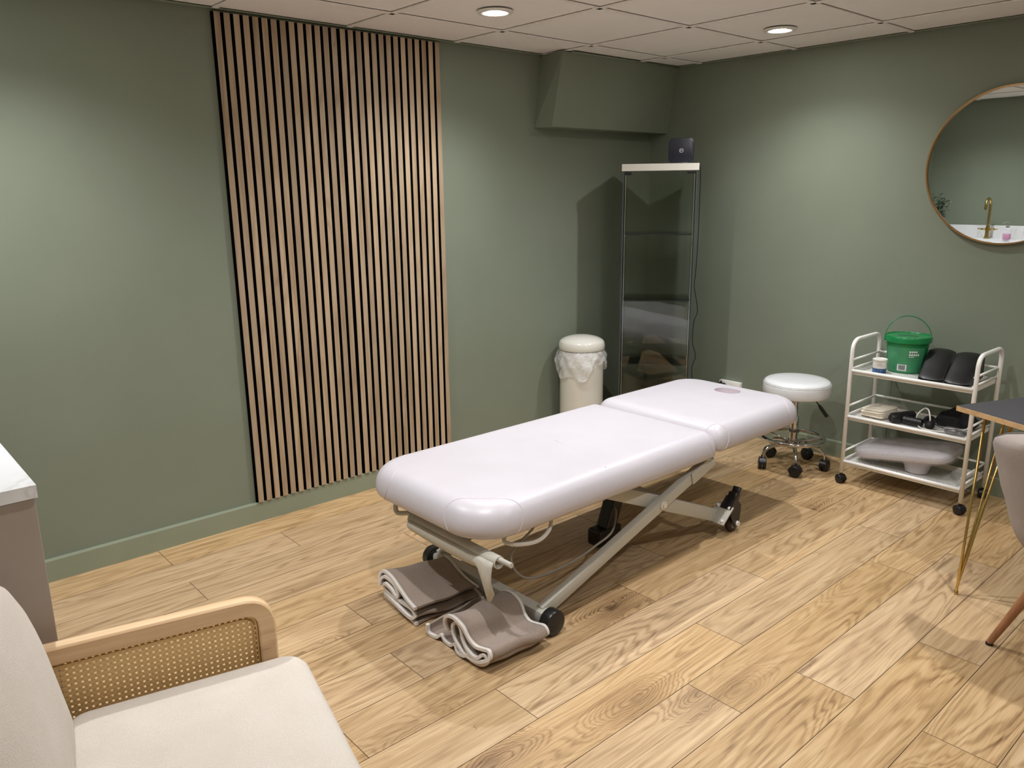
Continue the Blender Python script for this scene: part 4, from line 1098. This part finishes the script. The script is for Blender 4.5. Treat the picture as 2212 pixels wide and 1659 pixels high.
# ================================================================== ARMCHAIR
def armchair():
    A=math.radians(-12.8);O=Vector((-3.738,-1.954,0))
    t=thing('armchair','pale wood armchair with woven cane side and cream seat, in the near left corner','armchair',O,A)
    YF_,YN=.275,-.385;F='ash'
    # seat cushion
    bm=bmesh.new();pad(bm,(.03,(YF_+YN)/2,0),.245,(YF_-YN)/2-.016,[.055,.05,.05,.055],[(.02,.33),(.006,.335),(0,.35),(0,.41),(.004,.428),(.014,.440),(.03,.446)],10,.012,inner=8)
    link_mesh('seat_cushion',bm,M['cream_fabric'],t,True)
    # back cushion: upright rounded pad leaning back
    bm=bmesh.new();pad(bm,(0,0,0),.235,(YF_-YN)/2-.01,[.215,.06,.06,.215],[(.05,-.085),(.02,-.075),(.004,-.05),(0,-.02),(0,.02),(.006,.05),(.025,.075),(.05,.086)],12,.022,inner=8)
    T=Matrix.Translation((-.305,(YF_+YN)/2,.60))@Matrix.Rotation(math.radians(-9),4,'Y')@Matrix(((0,0,1,0),(0,1,0,0),(1,0,0,0),(0,0,0,1)))
    for v in bm.verts:v.co=T@v.co
    bmesh.ops.recalc_face_normals(bm,faces=bm.faces);link_mesh('back_cushion',bm,M['cream_fabric'],t,True)
    # base frame
    bm=bmesh.new();box(bm,(-.02,(YF_+YN)/2,.305),(.46,YF_-YN-.03,.05),.006,2);link_mesh('seat_rail',bm,M['ash'],t)
    for y,s in ((YF_+.018,1),(YN-.018,-1)):
        # arm: bent wooden hoop with cane infill
        bm=bmesh.new()
        path=rounded([Vector((.205,y,.0)),Vector((.205,y,.560)),Vector((-.355,y,.560)),Vector((-.385,y,.0))],[0,.055,.04,0],8)
        # rectangular section sweep
        w2,h2=.0165,.019
        Tn,_=frames(path);R=[]
        for i,p in enumerate(path):
            n=Vector((Tn[i].z,0,-Tn[i].x))
            R.append([bm.verts.new(p+n*a+Vector((0,b,0))) for a,b in ((h2,w2-.004),(h2-.004,w2),(-h2+.003,w2),(-h2,w2-.003),(-h2,-w2+.003),(-h2+.003,-w2),(h2-.004,-w2),(h2,-w2+.004))])
        for i in range(len(R)-1):
            for k in range(8): bm.faces.new((R[i][k],R[i][(k+1)%8],R[i+1][(k+1)%8],R[i+1][k])).smooth=True
        bm.faces.new(R[0]);bm.faces.new(R[-1]);bmesh.ops.recalc_face_normals(bm,faces=bm.faces)
        fr=link_mesh('arm_frame',bm,M['ash'],t,35)
        bm=bmesh.new();pl=[Vector((x,0,z)) for x,z in rounded2([(.186,.30),(.186,.541),(-.338,.541),(-.352,.30)],.03)]
        v=[bm.verts.new(p) for p in pl];bm.faces.new(v);pn=link_mesh('cane_panel',bm,M['cane'],t);pn.location=(0,y,0);pn['label']='woven cane panel'
        bm=bmesh.new();tube(bm,[Vector((p.x*1.0+(-.003 if p.x>0 else .003),y-s*.003,p.z-.004)) for p in pl],.0028,8,True);tube(bm,[Vector((p.x*1.0+(-.009 if p.x>0 else .009),y-s*.003,p.z-.011)) for p in pl],.0022,8,True)
        link_mesh('cane_beading',bm,simple('cane_bead',rgb(205,168,110),.45),pn).location=(0,-y,0)
    return t
def rounded2(pts,r):
    q=rounded([Vector((x,0,z)) for x,z in pts],r,6,True)
    return [(p.x,p.z) for p in q]
armchair()
# ================================================================== DESK
DC=Vector((-1.195,-2.345,0));DA=math.radians(-22.7)
def desk():
    t=thing('desk','black-topped plywood desk on gold hairpin legs at the right edge','desk',DC,DA)
    # local x = away from the corner along the back edge, local -y = towards the camera side
    Lx,Ly,zt=.75,1.30,.712
    bm=bmesh.new();box(bm,(Lx/2,-Ly/2,zt-.009),(Lx,Ly,.018),.0006,1);link_mesh('plywood_board',bm,M['ply'],t)
    bm=bmesh.new();box(bm,(Lx/2,-Ly/2,zt+.0003),(Lx-.001,Ly-.001,.0012));link_mesh('black_laminate_top',bm,M['desk_top'],t)
    R=Matrix.Rotation(-DA,3,'Z')
    for (fx,fy,sx,sy) in ((None,None,1,-1),(Lx-.02,-.05,-1,-1),(.03,-Ly+.05,1,1),(Lx-.02,-Ly+.05,-1,1)):
        if fx is None:
            f=R@(Vector((-1.1612,-2.4128,0))-DC);fx,fy=f.x,f.y
        bm=bmesh.new();foot=Vector((fx,fy,.006));zt2=zt-.019
        tops=[Vector((fx+sx*.012,fy+sy*.012,zt2)),Vector((fx+sx*.115,fy+sy*.01,zt2)),Vector((fx+sx*.012,fy+sy*.115,zt2))]
        for k,q in enumerate(tops):
            o=Vector(((k-1)*.004*sx,(1-k)*.004*sy,0));tube(bm,[q,foot+o+Vector((0,0,.02)),foot+o*.3],.0048,10)
        tube(bm,[foot+Vector((0,0,-.0055)),foot+Vector((0,0,.006))],.007,10)
        box(bm,(fx+sx*.06,fy+sy*.06,zt2-.001),(.14,.14,.003),.001,1)
        link_mesh('hairpin_leg',bm,M['brass'],t)
desk()
# ================================================================== DESK CHAIR
def desk_chair():
    A=DA+.0
    O=Vector((-1.377,-2.904,0))
    t=thing('desk_chair','greige velvet shell chair with dark piping and tapered wooden legs at the desk','chair',O,A)
    # local +x faces the desk; back at local -x
    def shell(u,v,off):
        # v 0 (seat front) .. 1 (top of back); u -1..1
        if v<.45:
            s=v/.45;x=.22-.40*s;z=.455-.01*s;hw=.215-.09*s**2
        else:
            s=(v-.45)/.55;a=min(1,s/.35)*PI/2
            x=-.18-.075*math.sin(a)-.045*max(0,s-.35);z=.445+.075*(1-math.cos(a))+(s-.35 if s>.35 else 0)*.39
            hw=.125+.095*min(1,s/.9)-.10*max(0,(s-.85)/.15)**2.4
        y=u*hw
        x+=.075*abs(u)**2.2*(1 if v>=.45 else v/.45)
        z+=.06*abs(u)**3*(1-abs(v-.45)/.45 if v<.45 else max(0,1-(v-.45)/.3))
        return Vector((x-.085-off*(0 if v<.45 else 1),y,z-off*(1 if v<.45 else max(0,1-(v-.45)/.2))))
    NU,NV=24,40
    bm=bmesh.new();A_=[[bm.verts.new(shell(-1+2*i/NU,j/NV,0)) for i in range(NU+1)] for j in range(NV+1)]
    B_=[[bm.verts.new(shell(-1+2*i/NU,j/NV,.028)) for i in range(NU+1)] for j in range(NV+1)]
    for j in range(NV):
        for i in range(NU):
            bm.faces.new((A_[j][i],A_[j][i+1],A_[j+1][i+1],A_[j+1][i])).smooth=True
            bm.faces.new((B_[j][i+1],B_[j][i],B_[j+1][i],B_[j+1][i+1])).smooth=True
    per=[(0,i) for i in range(NU+1)]+[(j,NU) for j in range(1,NV+1)]+[(NV,i) for i in range(NU-1,-1,-1)]+[(j,0) for j in range(NV-1,0,-1)]
    for k in range(len(per)):
        a,b=per[k],per[(k+1)%len(per)];bm.faces.new((A_[a[0]][a[1]],B_[a[0]][a[1]],B_[b[0]][b[1]],A_[b[0]][b[1]])).smooth=True
    bmesh.ops.recalc_face_normals(bm,faces=bm.faces)
    pp=[(A_[a[0]][a[1]].co+B_[a[0]][a[1]].co)/2 for a in per]
    sh=link_mesh('upholstered_shell',bm,M['velvet'],t,60)
    bm=bmesh.new();cc=Vector((0,0,0));tube(bm,[p+(Vector((0,math.copysign(.001,p.y),0))) for p in pp],.0045,8,True);link_mesh('edge_piping',bm,M['piping'],sh)
    bm=bmesh.new();box(bm,(.0,0,.415),(.26,.26,.012),.003,1);link_mesh('leg_plate',bm,M['black_plastic'],t)
    R=Matrix.Rotation(-A,3,'Z');f=R@(Vector((-1.436,-2.612,0))-O)
    for (fx,fy) in ((f.x,f.y),(f.x,-f.y),(.20,f.y-.02),(.20,-f.y+.02)):
        bm=bmesh.new();top=Vector((fx*.45,fy*.42,.412));ft=Vector((fx,fy,.008));tube(bm,[top,top.lerp(ft,.5),ft],[.0165,.0155,.0105],16);lg=link_mesh('leg',bm,M['beech'],t,40)
        bm=bmesh.new();tube(bm,[Vector((fx,fy,.0005)),Vector((fx,fy,.008))],.0115,14);link_mesh('foot_cap',bm,M['black_rubber'],lg)
desk_chair()
